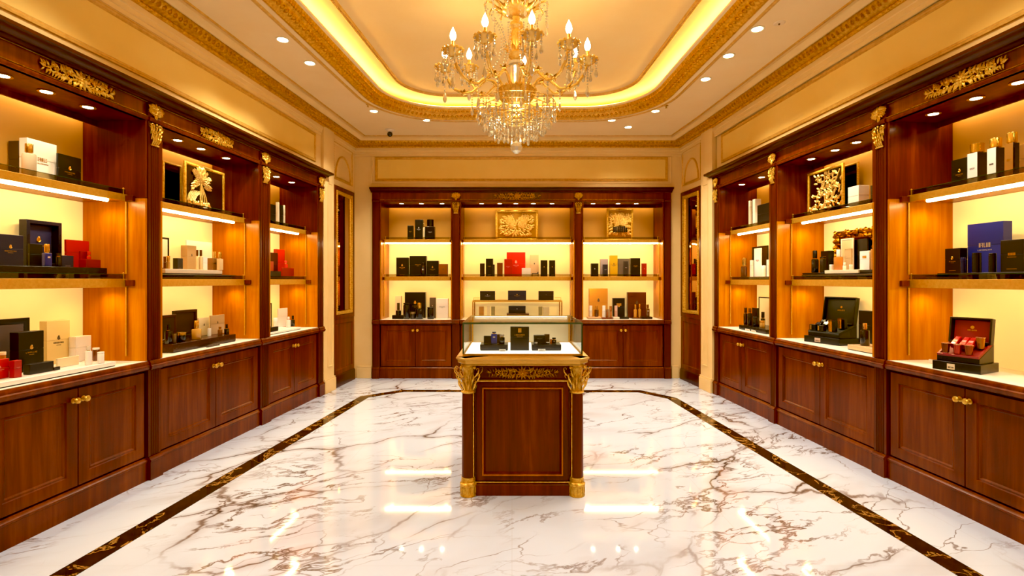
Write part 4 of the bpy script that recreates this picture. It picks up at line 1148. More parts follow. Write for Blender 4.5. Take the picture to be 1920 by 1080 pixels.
S.bottle(104, 115, 475, 'slim dark vial with gold band beside square navy perfume bottle', '#1a140c', cap='#1c150e', capf=.2, capw=.8, capm=.3, d=.20, zb=z)
S.box(113, 138, 479, 'low navy box between slim vial and red boxes', '#131430', c=116, d=.20, zb=z, dp=.06, mk='foot', mm=MS, lid=False)
S.box(122, 167, 449, 'tall red gift box at the end of black riser', '#a81210', c=124, d=.33, zb=z, dp=.07)
S.box(147, 189, 486, 'low crimson box in front of tall red gift box', '#8d0d10', c=162, d=.20, zb=z, dp=.10, lid=False)
S.bottle(162, 171, 472, 'tiny red lacquer bottle standing on low crimson box', '#b01414', cap='#c02018', capf=.4, capw=.8, capm=.1, d=.24, zb=z+.040)
S.box(149, 163, 471, 'small dark red box standing on low crimson box beside tiny bottle', '#8a0c0c', c=151, d=.255, zb=z+.040, dp=.04, lid=False)
S.tagc(107, 128, 517, 'white price tag below the low navy box, at front of black riser', d=.142, hh=.028)
S.tagc(167, 187, 517, 'white price tag below the red boxes, at front of black riser', d=.142, hh=.028)
S = Shelf(LW, CT, '', GU+'counter, left front cabinet')
S.riser(-26, 217, .030, 'long white display riser on the counter under black crest box', '#f4e9de', .03, .42)
z = .0305
S.case(-70, 56, 604, 'large black open case with slate lining standing behind black crest box', '#0d090b', '#4a4250', c=-66, d=.33, zb=z, dp=.05, rim=.1)
S.box(18, 82, 624, 'tall black gift box with gold crest, leaning before the slate-lined case', '#0b0708', c=35, d=.20, zb=z, dp=.09, mk='crest text', tilt=0)
S.box(74, 131, 603, 'tall cream gift box with dark crest against glowing back panel', '#ecd092', c=88, d=.30, zb=z, dp=.09, mk='crest text', mm=MD)
S.box(129, 171, 632, 'white folded gift box beside mahogany side panel on white riser', '#f6ebdf', c=142, d=.25, zb=z, dp=.07)
S.box(43, 101, 684, 'flat black box lying before the tall black crest box', '#141012', c=56, yb=703, zb=z, dp=.09, lid=False)
S.box(100, 113, 689, 'thin black card case beside the flat black box', '#1a1416', c=102, yb=695, zb=z, dp=.05, lid=False)
S.box(105, 148, 673, 'low beige box lying before the tall cream gift box', '#e8d3a6', c=108, yb=690, zb=z, dp=.09, lid=False, mk=None)
S.bottle(159, 173, 649, 'white lotion bottle with clear cap on white riser', '#f2e6d8', cap='#e6d2b8', capf=.22, capw=.62, capm=.1, yb=684, zb=z)
S.jar(173, 187, 652, 'small brown jar with flat white lid behind lotion bottle', '#6a3416', lidf=.14, yb=676, zb=z)
S.jar(182, 196, 660, 'plain white candle jar at the end of white riser', '#f3e8da', lidf=.1, yb=681, zb=z)
S.box(-22, 17, 677, 'red cube box cropped by the photo edge on white riser', '#c01414', c=-18, yb=714, zb=z, dp=.07, mk='crest text', mm=MP)
S.box(17, 41, 677, 'red cube box with pale lettering next to flat black box', '#a31012', c=27, yb=709, zb=z, dp=.07, mk='text', mm=MP)
S.jar(-4, 12, 660, 'copper jar with pale lid standing behind the red cubes', '#b8742e', lid='#f0d8b0', lidf=.12, d=.17, zb=z)
# ---------------------------------------------------------------- left wall, middle cabinet
S = Shelf(LW, TOPZ, '', 'framed pieces on the left wall top shelf')
r, w, h, y0 = S.frame(305, 341, 301, 'gilt-framed dark mirror standing behind the flower relief', GOLD, DARKM, c=307, d=.385, dp=.02, rim=.016, mirror=True, name='standing_mirror', cat='mirror')
r, w, h, y0 = S.frame(344, 422, 301, 'gilt-framed golden bouquet relief on dark panel, left wall top shelf', GOLD, DARKP, c=347, d=.22, dp=.03, rim=.024, name='relief_picture', cat='picture', orn=False)
relief(r, w, h, -y0-.006, 11, 'bouquet')
S = Shelf(LW, MIDZ, '', GU+'middle shelf, left middle cabinet')
S.riser(283, 442, .040, 'long dark bronze riser beneath the pale tray, left middle cabinet', '#6d5a44', .15, .42)
S.riser(310, 417, .038, 'pale beige display tray stacked on the bronze riser', '#d9c0a0', .155, .40, zb=.0405)
z = .079
S.frame(288, 318, 443, 'black-framed white display card behind a pair of lipsticks', '#17100c', '#e9dcc0', c=289, d=.37, zb=z, rim=.014, name='display_card', cat='display card')
S.tube(306, 312, 481, 'brown lipstick tube beside the gold one, left middle cabinet', '#5c3216', '#5c3216', d=.19, zb=z, cm=.2)
S.tube(312, 319, 480, 'gold lipstick tube standing next to glossy black cube', '#b98a44', '#c89a48', d=.185, zb=z)
S.box(324, 343, 484, 'glossy black cube box with gold edge beside gold lipstick', '#0c0806', c=333, d=.185, zb=z, dp=.05, mk='foot', lid=False)
S.box(339, 368, 460, 'tan gift box with small dark emblem before white panel box', '#b08a58', c=351, d=.27, zb=z, dp=.07, mk='crest', mm=MD)
S.box(348, 397, 450, 'large flat white box standing behind slim pair of bottles', '#f7efe0', c=350, d=.37, zb=z, dp=.03, lid=False)
S.bottle(367, 373, 469, 'slim clear bottle with brown cap next to tan gift box', '#e6c890', cap='#5a2f14', capf=.3, capw=.7, capm=.3, d=.20, zb=z)
S.bottle(373, 380, 469, 'slim clear bottle with brown cap next to white carton', '#e6c890', cap='#5a2f14', capf=.3, capw=.7, capm=.3, d=.198, zb=z)
S.box(379, 389, 482, 'small white carton between slim bottles and bronze box', '#f0e4d0', c=381, d=.20, zb=z, dp=.04)
S.box(388, 408, 484, 'bronze carton with dark lettering at end of pale tray', '#8a5c2c', c=399, d=.20, zb=z, dp=.06, mk='text', mm=MD)
S.bottle(406, 419, 473, 'champagne gold perfume bottle with metal cap at tray end', '#d8b47c', cap='#c8a050', capf=.34, capw=.5, d=.165, zb=z, rnd=False)
S.tube(399, 406, 472, 'gold capped spray standing behind the bronze carton', '#c09a5c', '#d8b060', d=.30, zb=z)
S = Shelf(LW, CT, '', GU+'counter, left middle cabinet')
S.riser(324.6, 442, .065, 'dark brown display plinth on the counter, left middle cabinet', '#3a1c10', .095, .41)
z = .0655
S.case(290, 331, 593, 'maroon open case partly hidden by fluted pilaster', '#3c1712', '#2a0d0c', c=292, d=.26, zb=z, dp=.05, rim=.1)
S.case(322, 370, 583, 'dark brown open case standing at back of brown plinth', '#2c140c', '#301710', c=327, d=.33, zb=z, dp=.04, rim=.1)
S.bottle(308, 323, 608, 'black perfume bottle with round stopper before the maroon case', '#0c0706', cap='#120a08', capf=.3, capw=.55, capm=.2, d=.155, zb=z)
S.jar(321, 331, 626, 'small smoked glass jar beside black stopper bottle', '#5a4326', lid='#8a6a3c', lidf=.3, d=.14, zb=z, lm=.6)
S.jar(331, 349, 623, 'low black jar with brass lid before brown open case', '#100a08', lid='#a8823c', lidf=.3, d=.15, zb=z, lm=.8)
S.bottle(359, 378, 601, 'tapered gold perfume bottle with tall gold cap on brown plinth', '#d29c48', cap='#d8a850', capf=.42, capw=.5, d=.16, zb=z)
S.box(370, 392, 597, 'white gift box with dark emblem behind tapered gold bottle', '#f2e6cc', c=373, d=.29, zb=z, dp=.06, mk='crest', mm=MD)
S.box(389, 396, 616, 'tiny white carton between white and taupe gift boxes', '#f2e6d0', c=391, d=.20, zb=z, dp=.03, lid=False)
S.box(393, 421, 592, 'taupe gift box with dark emblem at end of brown plinth', '#c8ab84', c=395, d=.25, zb=z, dp=.06, mk='crest', mm=MD)
S.bottle(408, 417, 613, 'small brown bottle standing before the taupe gift box', '#7a4a22', cap='#a8763a', capf=.25, capw=.6, d=.165, zb=z)
S.bottle(420, 430, 608, 'small black bottle with pointed cap at plinth corner', '#140c0a', cap='#1c120e', capf=.4, capw=.45, capm=.2, d=.16, zb=z)
S.tagc(388, 411, 646, 'dark price tag lying on the counter before brown plinth', d=.06, col='#3a2a20', hh=.02)
# ---------------------------------------------------------------- left wall, far cabinet
S = Shelf(LW, TOPZ, '', GU+'top shelf, left far cabinet')
S.box(500, 517, 381, 'black book-shaped box, broad one beside pilaster, left far top shelf', '#0c0808', c=502, d=.24, dp=.08)
S.box(517, 524, 379, 'silver spine box standing between black boxes, left far top shelf', '#cdb99a', c=521, d=.24, dp=.08, lid=False)
S.box(523, 531, 384, 'narrow black box with pale edge, left far top shelf', '#0e0a0a', c=524, d=.24, dp=.06)
S.tube(530, 535, 385, 'slim silver tube at end of black boxes, left far top shelf', '#c8b89c', '#d4c8b0', d=.24, cm=.5, name='cosmetic_tube', cat='tube')
S = Shelf(LW, MIDZ, '', GU+'middle shelf, left far cabinet')
z = 0.0
S.box(496, 521, 473, 'black and oxblood gift box behind scarlet bottle, left far cabinet', '#3a0808', c=505, d=.30, dp=.07)
S.box(513, 534, 467, 'tall red gift box on middle shelf, left far cabinet', '#ad1510', c=520, d=.34, dp=.06)
S.bottle(531, 540, 489, 'round red perfume bottle resting on the wide red box', '#c01a16', cap='#d84030', capf=.25, capw=.6, capm=.1, d=.25, zb=.085)
S.box(527, 551, 502, 'wide low red box under the round red bottle', '#8e0c0c', c=530, d=.19, dp=.10, lid=False)
S.box(503, 513, 490, 'small orange red box beside pilaster, left far cabinet', '#a8300f', c=505, d=.22, zb=.04, dp=.04, lid=False)
S.box(500, 527, 508, 'low black tray box under small orange red box', '#120808', c=503, d=.17, dp=.13, lid=False)
S = Shelf(LW, CT, '', GU+'counter, left far cabinet')
S.riser(500, 564, .026, 'white display riser on counter, left far cabinet', '#f2e7da', .07, .40)
z = .0265
S.frame(498, 510, 569, 'black-framed card beside pilaster on white riser, left far cabinet', '#1a120e', '#e9dcc4', c=499, d=.34, zb=z, rim=.014, name='display_card', cat='display card')
S.box(520, 539, 579, 'upright white gift box, left far counter', '#f5eadd', c=522, d=.28, zb=z, dp=.05)
S.jar(512, 521, 596, 'small white jar before the upright white gift box', '#f2e6d4', lidf=.3, d=.17, zb=z)
S.bottle(536, 545, 594, 'white lotion bottle beside small black bottle, left far counter', '#f4e9dc', cap='#eadcc8', capf=.25, capw=.6, capm=.1, d=.19, zb=z)
S.bottle(545, 553, 592, 'small black pump bottle at end of white riser, left far counter', '#16100e', cap='#1c1410', capf=.35, capw=.5, capm=.2, d=.20, zb=z)
S.box(500, 522, 615, 'low black box lying beside pilaster, left far counter', '#17100e', c=503, d=.085, zb=z, dp=.06, lid=False)
# ---------------------------------------------------------------- back wall
S = Shelf(BW, 1.90, '', GU+'back wall top shelf')
S.box(764, 774.5, 423, 'smallest black carton on back wall top shelf', '#0c0808', d=.2, dp=.06, mk='text', lid=False)
S.box(778, 792.5, 412, 'tall black carton with silver emblem on back wall top shelf', '#0a0707', d=.2, dp=.08, mk='crest text', mm=MS)
S.bottle(793, 797.5, 420, 'slim cream vial between tall carton and black bottle', '#e8cf9c', cap='#c8a868', capf=.2, capw=.7, d=.2)
S.bottle(797, 817, 412, 'big square black perfume bottle on back wall top shelf', '#0b0707', cap='#0e0908', capf=.34, capw=.62, capm=.1, d=.2, rnd=False, mk='text')
r, w, h, y0 = S.frame(929, 1009, 394, 'wide gilt-framed golden leaf picture, centre of back wall top shelf', GOLD, BRONZEP, d=.3, dp=.03, rim=.03, name='relief_picture', cat='picture')
relief(r, w, h, -y0-.006, 21, 'leaf')
r, w, h, y0 = S.frame(1138, 1187, 391, 'small upright gilt-framed picture with dark lettering block on back wall', GOLD, BRONZEP, d=.3, dp=.03, rim=.025, name='relief_picture', cat='picture')
relief(r, w, h, -y0-.006, 23, 'leaf')
m = MB(); rnd = random.Random(5)
for k in range(7): m.box(-w*.27+k*w*.079, -w*.27+k*w*.079+w*.066, -y0-.045, -y0-.038, h*.26, h*(.42+rnd.uniform(-.02, .03)))
m.build('dark_lettering', pm('#1c0f06', .4), r, smooth=False)
S = Shelf(BW, 1.385, '', GU+'back wall middle shelf')
S.box(743, 765, 483, 'leftmost black gift box with gold crest, back wall middle shelf', '#150c08', d=.2, dp=.1, mk='crest text foot')
S.box(768, 799, 480, 'widest black gift box with brown end, back wall middle shelf', '#120b07', d=.25, dp=.1, mk='text')
S.bottle(789, 798, 492, 'slim black bottle before the widest black gift box', '#0e0806', cap='#2a1c10', capf=.25, capw=.6, capm=.2, d=.17, mk='label')
S.box(800, 822, 489, 'black gift box with gold crest next to brown cube', '#120b07', d=.2, dp=.1, mk='crest text foot')
S.box(822.5, 839, 495, 'brown cube box with dark emblem, back wall middle shelf', '#8a4c14', d=.2, dp=.08, mk='crest', mm=MD, lid=False)
S.box(900, 908.5, 494, 'narrow dark brown carton, first on the centre middle shelf', '#2a120a', d=.2, dp=.05)
S.box(911, 924.5, 485, 'two-tier black carton on centre middle shelf', '#150c08', d=.2, dp=.07, mk='text foot')
S.box(924.8, 927.5, 496, 'thin black carton touching the two-tier black carton', '#150c08', d=.2, dp=.05, lid=False)
S.box(932, 942.5, 493, 'reddish brown carton between black carton and red box', '#74300f', d=.2, dp=.06)
S.box(945.5, 960, 486, 'smaller red gift box before the big red one', '#b3120d', d=.18, dp=.07, mk='text', mm=MP)
S.box(950, 985, 473, 'big red gift box on centre middle shelf', '#c81810', d=.27, dp=.08, mk='crest text', mm=MP)
S.box(978.5, 995, 502.5, 'low white box before the big red gift box', '#f2e2c6', d=.18, dp=.06, lid=False)
S.box(994, 1010, 478, 'tall blush gift box on centre middle shelf', '#e0b684', d=.26, dp=.07, mk='crest', mm=MD)
r = S.root('display_stand', BW.hit(1003.5, .17)[0], .17, S.z+.0004, 'tiny black bench-shaped stand before tall blush box', 'stand')
MB().box(-.045, .045, -.02, .02, .04, .05).build('seat', pm('#1c0f08', .3), r, bevel=.002)
MB().box(.03, .045, -.02, .02, .0505, .065).build('backrest', pm('#1c0f08', .3), r, bevel=.002)
for sx in (-1, 1): MB().box(sx*.045, sx*.038, -.02, .02, 0, .0395).build('leg', pm('#1c0f08', .3), r, smooth=False)
S.box(1014, 1026.5, 488, 'plain dark carton right of blush box, centre middle shelf', '#1c100c', d=.2, dp=.07, mk='crest')
S.box(1030, 1041, 488, 'dark carton with gold foot label, last on the centre middle shelf', '#1c100c', d=.2, dp=.07, mk='crest foot')
S.box(1108.5, 1122, 494, 'small black carton with silver emblem beside mauve carton', '#17100a', d=.2, dp=.06, mk='crest', mm=MS)
S.box(1126, 1140, 486, 'mauve grey carton behind a tiny dark carton', '#a8938c', d=.24, dp=.07)
S.box(1131, 1139.5, 496, 'tiny dark carton before the mauve grey one', '#30282c', d=.18, dp=.05, mk='text', mm=MS, lid=False)
S.box(1144, 1158, 479, 'bright yellow carton on right middle shelf of back wall', '#e0a81c', d=.2, dp=.07, mk='crest text', mm=MD)
S.box(1159, 1180, 485, 'grey carton with dark window beside the yellow one', '#6d5c48', d=.22, dp=.08, mk='foot')
S.box(1170, 1178, 490, 'dark carton sleeve standing before grey carton', '#3a3026', d=.18, dp=.03, mk='text', mm=MS, lid=False)
S.box(1183, 1200.5, 484, 'broad black gift box with gold lettering beside small red carton', '#120b08', d=.2, dp=.09, mk='text')
S.box(1204, 1212.5, 494, 'small red carton at the end of back wall middle shelf', '#a81a0c', d=.2, dp=.05, mk='crest', mm=MP)
S = Shelf(BW, CT, '', GU+'back wall counter')
S.box(741, 752, 555, 'blush white carton behind the stacked black stopper bottle', '#f0d6a8', d=.27, dp=.06, mk='crest', mm=MD)
S.box(759, 797.5, 548, 'largest black gift box with gold crest on back wall counter', '#0f0908', d=.30, dp=.08, mk='crest text')
S.riser(735, 756, .055, 'small black plinth under the black stopper bottle', '#140c0a', .09, .20)
S.bottle(742, 752, 568, 'black stopper bottle on small black plinth', '#120b09', cap='#4a3418', capf=.6, capw=.5, capm=.4, d=.145, zb=.0555)
S.bottle(756, 768.5, 568, 'tall black cylinder bottle with bronze sheen, back wall counter', '#15100c', cap='#2a2018', capf=.1, capw=.95, capm=.3, d=.10, neck=False)
S.bottle(779, 793.5, 568, 'black perfume bottle with gold cap before largest black gift box', '#0d0807', cap='#d8a640', capf=.32, capw=.5, d=.10)
S.jar(769, 780, 585, 'low clear jar between black cylinder and gold-capped bottle', '#3a2c1e', lid='#b09060', lidf=.3, d=.14, lm=.5)
S.box(805.5, 816.5, 558, 'slim grey box behind black candle jar, back wall counter', '#5c4a3a', d=.27, dp=.06, mk='crest', mm=MS)
S.jar(801, 814, 576, 'black candle jar on back wall counter beside white box', '#120c0a', lid='#241a14', lidf=.1, d=.11)
S.box(818, 840, 560, 'white gift box with small lettering on back wall counter', '#f6ead8', d=.24, dp=.07, mk='text', mm=MD)
# brass table-top stand in the centre bay
STX = (bx(886, .1)+bx(1054, .1))/2; SW_ = (bx(1054, .1)-bx(886, .1))/2
r = empty('brass_display_stand', BW.pt(STX, .24, CT+.0005), 0); tag(r, 'low brass-framed glass display stand on the back wall counter behind the glass case', 'display stand')
f_ = MB()
for yy in (-.16, .16):
    f_.box(-SW_, SW_, yy-.006, yy+.006, .238, .256)
for sx in (-1, 1): f_.box(sx*SW_, sx*(SW_-.012), -.1535, .1535, .238, .256)
f_.build('top_frame', BRASS, r, smooth=False)
for sx in (-1, 1):
    for yy in (-.16, .16): MB().box(sx*SW_, sx*(SW_-.014), yy-.007, yy+.007, 0, .2375).build('leg', GOLDD, r, smooth=False)
for sx in (-1, 1): MB().tube([(sx*(SW_-.09), -.0, .29), (sx*(SW_-.004), -.0, .29), (sx*(SW_-.004), -.0, .257)], .004, 6).build('end_rail', BRASS, r)
MB().box(-SW_+.013, SW_-.013, -.1535, .1535, .246, .252).build('glass_top', GLASS, r, smooth=False)
S = Shelf(BW, CT+.2570, '', 'dark gift boxes on and under the brass display stand')
S.box(900, 928, 546, 'dark gift box on brass stand, at its left end', '#2a2019', d=.2, dp=.08, mk='crest text', mm=MS)
S.box(952.5, 986.5, 545, 'dark gift box on brass stand, largest in the middle', '#26202c', d=.2, dp=.09, mk='crest text', mm=MG)
S.box(1010, 1038, 546, 'dark gift box on brass stand, at its right end', '#2a1a10', d=.2, dp=.08, mk='crest', mm=MD)
S = Shelf(BW, CT, '', 'dark gift boxes on and under the brass display stand')
S.riser(950, 992, .075, 'brown plinth under the middle of the brass stand', '#5a3a22', .12, .34)
S.box(953.5, 985.5, 574, 'dark box with silver emblem on the plinth under brass stand', '#262024', d=.2, zb=.0755, dp=.1, mk='crest', mm=MS)
S.box(898, 907, 575, 'brown carton beneath the left end of brass stand', '#a8722c', d=.2, dp=.06)
S.box(913, 918, 575, 'narrow cream carton beneath the left part of brass stand', '#dcc08a', d=.2, dp=.05, lid=False)
S.box(921, 928, 575, 'olive carton beneath the left part of brass stand', '#8f7a48', d=.2, dp=.06)
S.box(1010, 1017, 575, 'olive carton beneath the right part of brass stand', '#8f7a44', d=.2, dp=.06)
S.box(1019, 1030, 576, 'pale grey carton beneath the right end of brass stand', '#c4aa7a', d=.2, dp=.06)
S = Shelf(BW, CT, '', GU+'back wall right counter')
S.box(1105, 1139.5, 541, 'tall tan gift box on back wall counter by the right pilaster', '#c98a34', d=.3, dp=.07, mk='crest', mm=MD)
S.box(1149.5, 1171.5, 559, 'black gift box with gold labels between tan and brown boxes', '#191017', d=.28, dp=.07, mk='crest label', mm=MG)
S.box(1177, 1211.5, 548, 'large chestnut brown gift box on back wall counter', '#54200c', d=.3, dp=.07, mk='crest', mm=MD)
S.riser(1102, 1127.5, .028, 'blush riser under white tube and round stopper bottle', '#e0aa78', .13, .25)
S.riser(1129, 1149, .024, 'chestnut riser before the tan gift box', '#70301a', .07, .18)
S.riser(1150, 1161.5, .028, 'narrow white riser before black gift box', '#f0dcc0', .10, .22)
S.riser(1162.3, 1179.5, .028, 'black riser between narrow white riser and chestnut box', '#1c1214', .10, .22)
S.riser(1187, 1202.5, .016, 'thin brown riser under a gold spray bottle', '#7a3c1a', .15, .26)
S.riser(1204, 1223.5, .034, 'dark brown riser under the bronze bottle by right stile', '#2e140c', .08, .2)
S.tube(1104, 1110.5, 573, 'white cosmetic tube on the blush riser', '#f2e2c8', '#f4e8d4', d=.19, zb=.0285, cm=0, name='cosmetic_tube', cat='tube')
S.bottle(1114.5, 1122.5, 574, 'round dark-centred stopper bottle on the blush riser', '#5a3016', cap='#d8a860', capf=.3, capw=.5, d=.19, zb=.0285)
S.tube(1129, 1135.5, 573, 'white cosmetic tube on the chestnut riser', '#f4e8d6', '#f4ead8', d=.12, zb=.0245, cm=0, name='cosmetic_tube', cat='tube')
S.tube(1142.5, 1147.5, 574, 'copper cosmetic tube on the chestnut riser', '#c07840', '#c88a50', d=.12, zb=.0245, name='cosmetic_tube', cat='tube')
S.jar(1135.8, 1141.2, 580, 'tiny brown jar between white and copper tubes', '#8a4c24', lid='#8a5a34', lidf=.3, d=.12, zb=.0245)
S.tube(1152, 1158, 573, 'blush cosmetic tube on narrow white riser', '#d8a890', '#e4bca4', d=.15, zb=.0285, cm=.1, name='cosmetic_tube', cat='tube')
S.bottle(1188, 1194.5, 571, 'gold spray bottle before the chestnut gift box, on thin riser', '#c88a34', cap='#e0b050', capf=.35, capw=.6, d=.2, zb=.0165)
S.bottle(1196.5, 1202, 570, 'gold spray bottle before the chestnut gift box, nearest dark brown riser', '#c88a34', cap='#e0b050', capf=.35, capw=.6, d=.2, zb=.0165)
S.bottle(1210.5, 1218, 571, 'bronze bottle with silver front by the right stile', '#6a4020', cap='#8a6030', capf=.3, capw=.6, d=.14, zb=.0345, mk='label')
# ---------------------------------------------------------------- right wall, front cabinet
S = Shelf(RW, TOPZ, '', GU+'top shelf, right front cabinet')
S.box(1784, 1816, 294, 'black carton with gold emblem, first on right front top shelf', '#0b0706', c=1815, d=.22, dp=.06, mk='crest text')
for (a, c, b, yt, capb, col, lab) in ((1814, 1832, 1851, 285, (1818, 1842, 267), '#f2e6da', 'white-fronted perfume bottle with bronze cap beside the black emblem carton'),
                                (1851, 1867, 1884, 276, (1853, 1877, 258), '#f2e6da', 'white-fronted perfume bottle with gold cap between white and bronze ones'),
                                (1884, 1899, 1912, 267, (1885, 1910, 248), '#9a6424', 'bronze-fronted perfume bottle with wide gold cap on right front top shelf')):
    u, d, w, dpt, h, z = S.fit(a, c, b, yt, 0, .20, None, .09)
    r = S.root('perfume_bottle', u, d+dpt/2, z, lab, 'bottle')
    MB().box(-w/2, w/2, -dpt/2+.002, dpt/2, 0, h).build('body', pm('#0d0807', .25, 0, .4), r, bevel=.002)
    MB().box(-w/2, w/2, -dpt/2-.0005, -dpt/2+.0015, 0, h).build('front_face', pm(col, .35), r, smooth=False)
    m = MB(); glyphs(m, -w*.25, h*.5, w*.5, h*.05, -dpt/2-.0012, 5, a); glyphs(m, -w*.2, h*.2, w*.4, h*.05, -dpt/2-.0012, 4, a+1); m.build('lettering', MD if col[1] == 'f' else MG, r, smooth=False)
    hc = (yt-capb[2])*3.0/F*1.0; rc = min(w, dpt)*.56
    MB().lathe([(0, h+.0005), (rc*.7, h+.0005), (rc*.7, h+.004), (rc, h+.0042), (rc, h+hc-.002), (rc*.94, h+hc), (0, h+hc)], 24).build('cap', pm('#d9a441', .2, .85), r)
S.box(1912, 1934, 268, 'bronze carton cropped by the photo edge on right front top shelf', '#8a5a24', c=1930, d=.22, dp=.05)
S = Shelf(RW, 1.341, '', GU+'middle shelf, right front cabinet')
S.riser(1757, 1950, .042, 'long black display riser under the tall blue box', '#1c140e', .155, .42)
z = .0425
S.box(1772, 1814, 465, 'black gift box with gold emblem left of the tall blue box', '#0a0608', c=1800, d=.24, zb=z, dp=.09, mk='crest text foot')
S.box(1814, 1898, 414, 'tall royal blue gift box with silver lettering on black riser', '#16237c', c=1881, d=.31, zb=z, dp=.06, mk='big', mm=MS)
S.tube(1800, 1811, 483, 'navy vial with blue lettering beside black gift box', '#10133c', '#141848', .2, d=.185, zb=z, cm=.3, name='perfume_vial', cat='vial')
S.tube(1822, 1841, 474, 'wide black cylinder vial before the tall blue box', '#0b0910', '#0e0c16', .12, d=.20, zb=z, cm=.3, name='perfume_vial', cat='vial')
S.tube(1853, 1869, 475, 'narrow black cylinder vial before the tall blue box', '#0d0a0c', '#120e12', .12, d=.19, zb=z, cm=.3, name='perfume_vial', cat='vial')
S.box(1876, 1935, 448, 'brown black gift box with orange gold lettering, right of blue box', '#120807', c=1919, d=.20, zb=z, dp=.09, mk='big foot', mm=pm('#d08a2a', .3, .6))
S.tagc(1799, 1814, 513, 'white price tag on the riser below black emblem gift box', d=.140, hh=.030)
S.tagc(1853, 1868, 513, 'white price tag on the riser below narrow black vial', d=.140, hh=.030)
def open_gift(W, near, left, z0, label, dark, lining, seed, group, ph, lid_h, tagmat, dk=.92):
    """open presentation box on a low plinth, turned towards the room"""
    def gp(p): t = F*(EYE-z0)/(p[1]-HY); return Vector(((p[0]-CX)/F*t, t))
    n, l = gp(near), gp(left); ex = (n-l); Wd = ex.length; ang = atan2(ex.y, ex.x); ey = Vector((-ex.y, ex.x)).normalized()
    D = Wd*dk; c = (n+l)/2+ey*D/2
    pl = empty('display_plinth', (c.x, c.y, z0+.0005), ang); tag(pl, label[0], 'plinth', group)
    MB().box(-Wd/2, Wd/2, -D/2, D/2, 0, ph).build('block', pm(dark, .3), pl, bevel=.0025)
    m = MB().box(-Wd*.18, -Wd*.02, -D/2-.002, -D/2-.0003, ph*.18, ph*.80); m.build('price_card', tagmat, pl, smooth=False)
    m = MB(); glyphs(m, -Wd*.16, ph*.3, Wd*.12, ph*.18, -D/2-.0028, 5, seed); m.build('lettering', MD, pl, smooth=False)
    zt = z0+ph+.001
    r = empty('open_gift_box', (c.x, c.y, zt), ang); tag(r, label[1], 'gift box', group)
    w, d0, d1 = Wd*.44, -D*.40, D*.40; hf, hb = .030, .105
    body = MB().prism([(d0, 0), (d0, hf), (d1, hb), (d1, 0)], -w, w, 'x').build('base', pm(dark, .3), r, bevel=.002)
    dy, dz = d1-d0, hb-hf
    sl = Matrix.Translation((0, d0, hf)) @ Matrix.Rotation(atan2(dz, dy), 4, 'X'); Ls = sqrt(dy*dy+dz*dz)
    rim = MB()
    for (x0, x1, y0, y1) in ((-w+.002, w-.002, 0, .010), (-w+.002, w-.002, Ls-.010, Ls-.001), (-w+.002, -w+.012, .0105, Ls-.0105), (w-.012, w-.002, .0105, Ls-.0105)): rim.box(x0, x1, y0, y1, .0005, .014)
    rim.xf(sl).build('tray_rim', pm(lining, .4), r, smooth=False)
    MB().box(-w+.0125, w-.0125, .0108, Ls-.0108, .0005, .003).xf(sl).build('tray_lining', pm(lining, .6), r, smooth=False)
    lid = MB().loops(-w, w, 0, lid_h, [(0, .040), (0, 0), (.010, 0), (.014, .032)])
    LM = Matrix.Translation((0, d1-.042, hb+.001)) @ Matrix.Rotation(radians(-9), 4, 'X')
    lo = lid.xf(LM).build('lid', pm(dark, .3), r, bevel=.0015)
    ln = MB().box(-w+.016, w-.016, .0300, .0315, .016, lid_h-.016).xf(LM).build('lid_lining', pm(lining, .55), lo, smooth=False)
    m = MB(); glyphs(m, -w*.22, lid_h*.5, w*.44, lid_h*.05, .0290, 7, seed); m.ball((0, .0295, lid_h*.64), .010, .0008, .010, 10, 6)
    m.xf(LM).build('emblem', MG, lo, smooth=False)
    base = Matrix.Translation((c.x, c.y, zt)) @ Matrix.Rotation(ang, 4, 'Z')
    def spot_(x, t, lift=.004): return base @ sl @ Vector((x*w, t*Ls, lift))
    return spot_, ang, w, Ls, atan2(dz, dy)
SP, ang, w, Ls, sa = open_gift(RW, (1839, 703), (1748, 691), CT, ('black plinth with pale price card under the red-lined gift box', 'open black gift box with crimson lining on right front counter'), '#0e0707', '#8a0a12', 41, 'red-lined gift set on the right front counter', .053, .155, pm('#e2cba4', .5))
REDS = pm('#b5121c', .18, .2, .6)
for k, x in enumerate((-.40, .02, .34)):
    p = SP(x, .60); q = empty('red_pouch', p, ang); tag(q, ['glossy crimson pouch in the gift box, on the side of plinth price card', 'glossy crimson pouch in the gift box, middle one', 'glossy crimson pouch in the gift box, beside tall gold cup'][k], 'pouch', 'crimson pouches in the red-lined gift box')
    T = Matrix.Rotation(sa+.12, 4, 'X'); l_ = Ls*.46
    MB().box(-w*.155, w*.155, -l_/2, l_/2, .020, .052).box(-w*.11, w*.11, -l_*.40, l_*.40, 0.010, .020).xf(T).build('body', REDS, q, bevel=.006)
    m = MB(); glyphs(m, -w*.1, 0, w*.2, .018, 0, 4, k); m.xf(T @ Matrix.Translation((0, -.015, .0528)) @ Matrix.Rotation(-pi/2, 4, 'X')); m.build('lettering', pm('#f0a0a0', .3, .3), q, smooth=False)
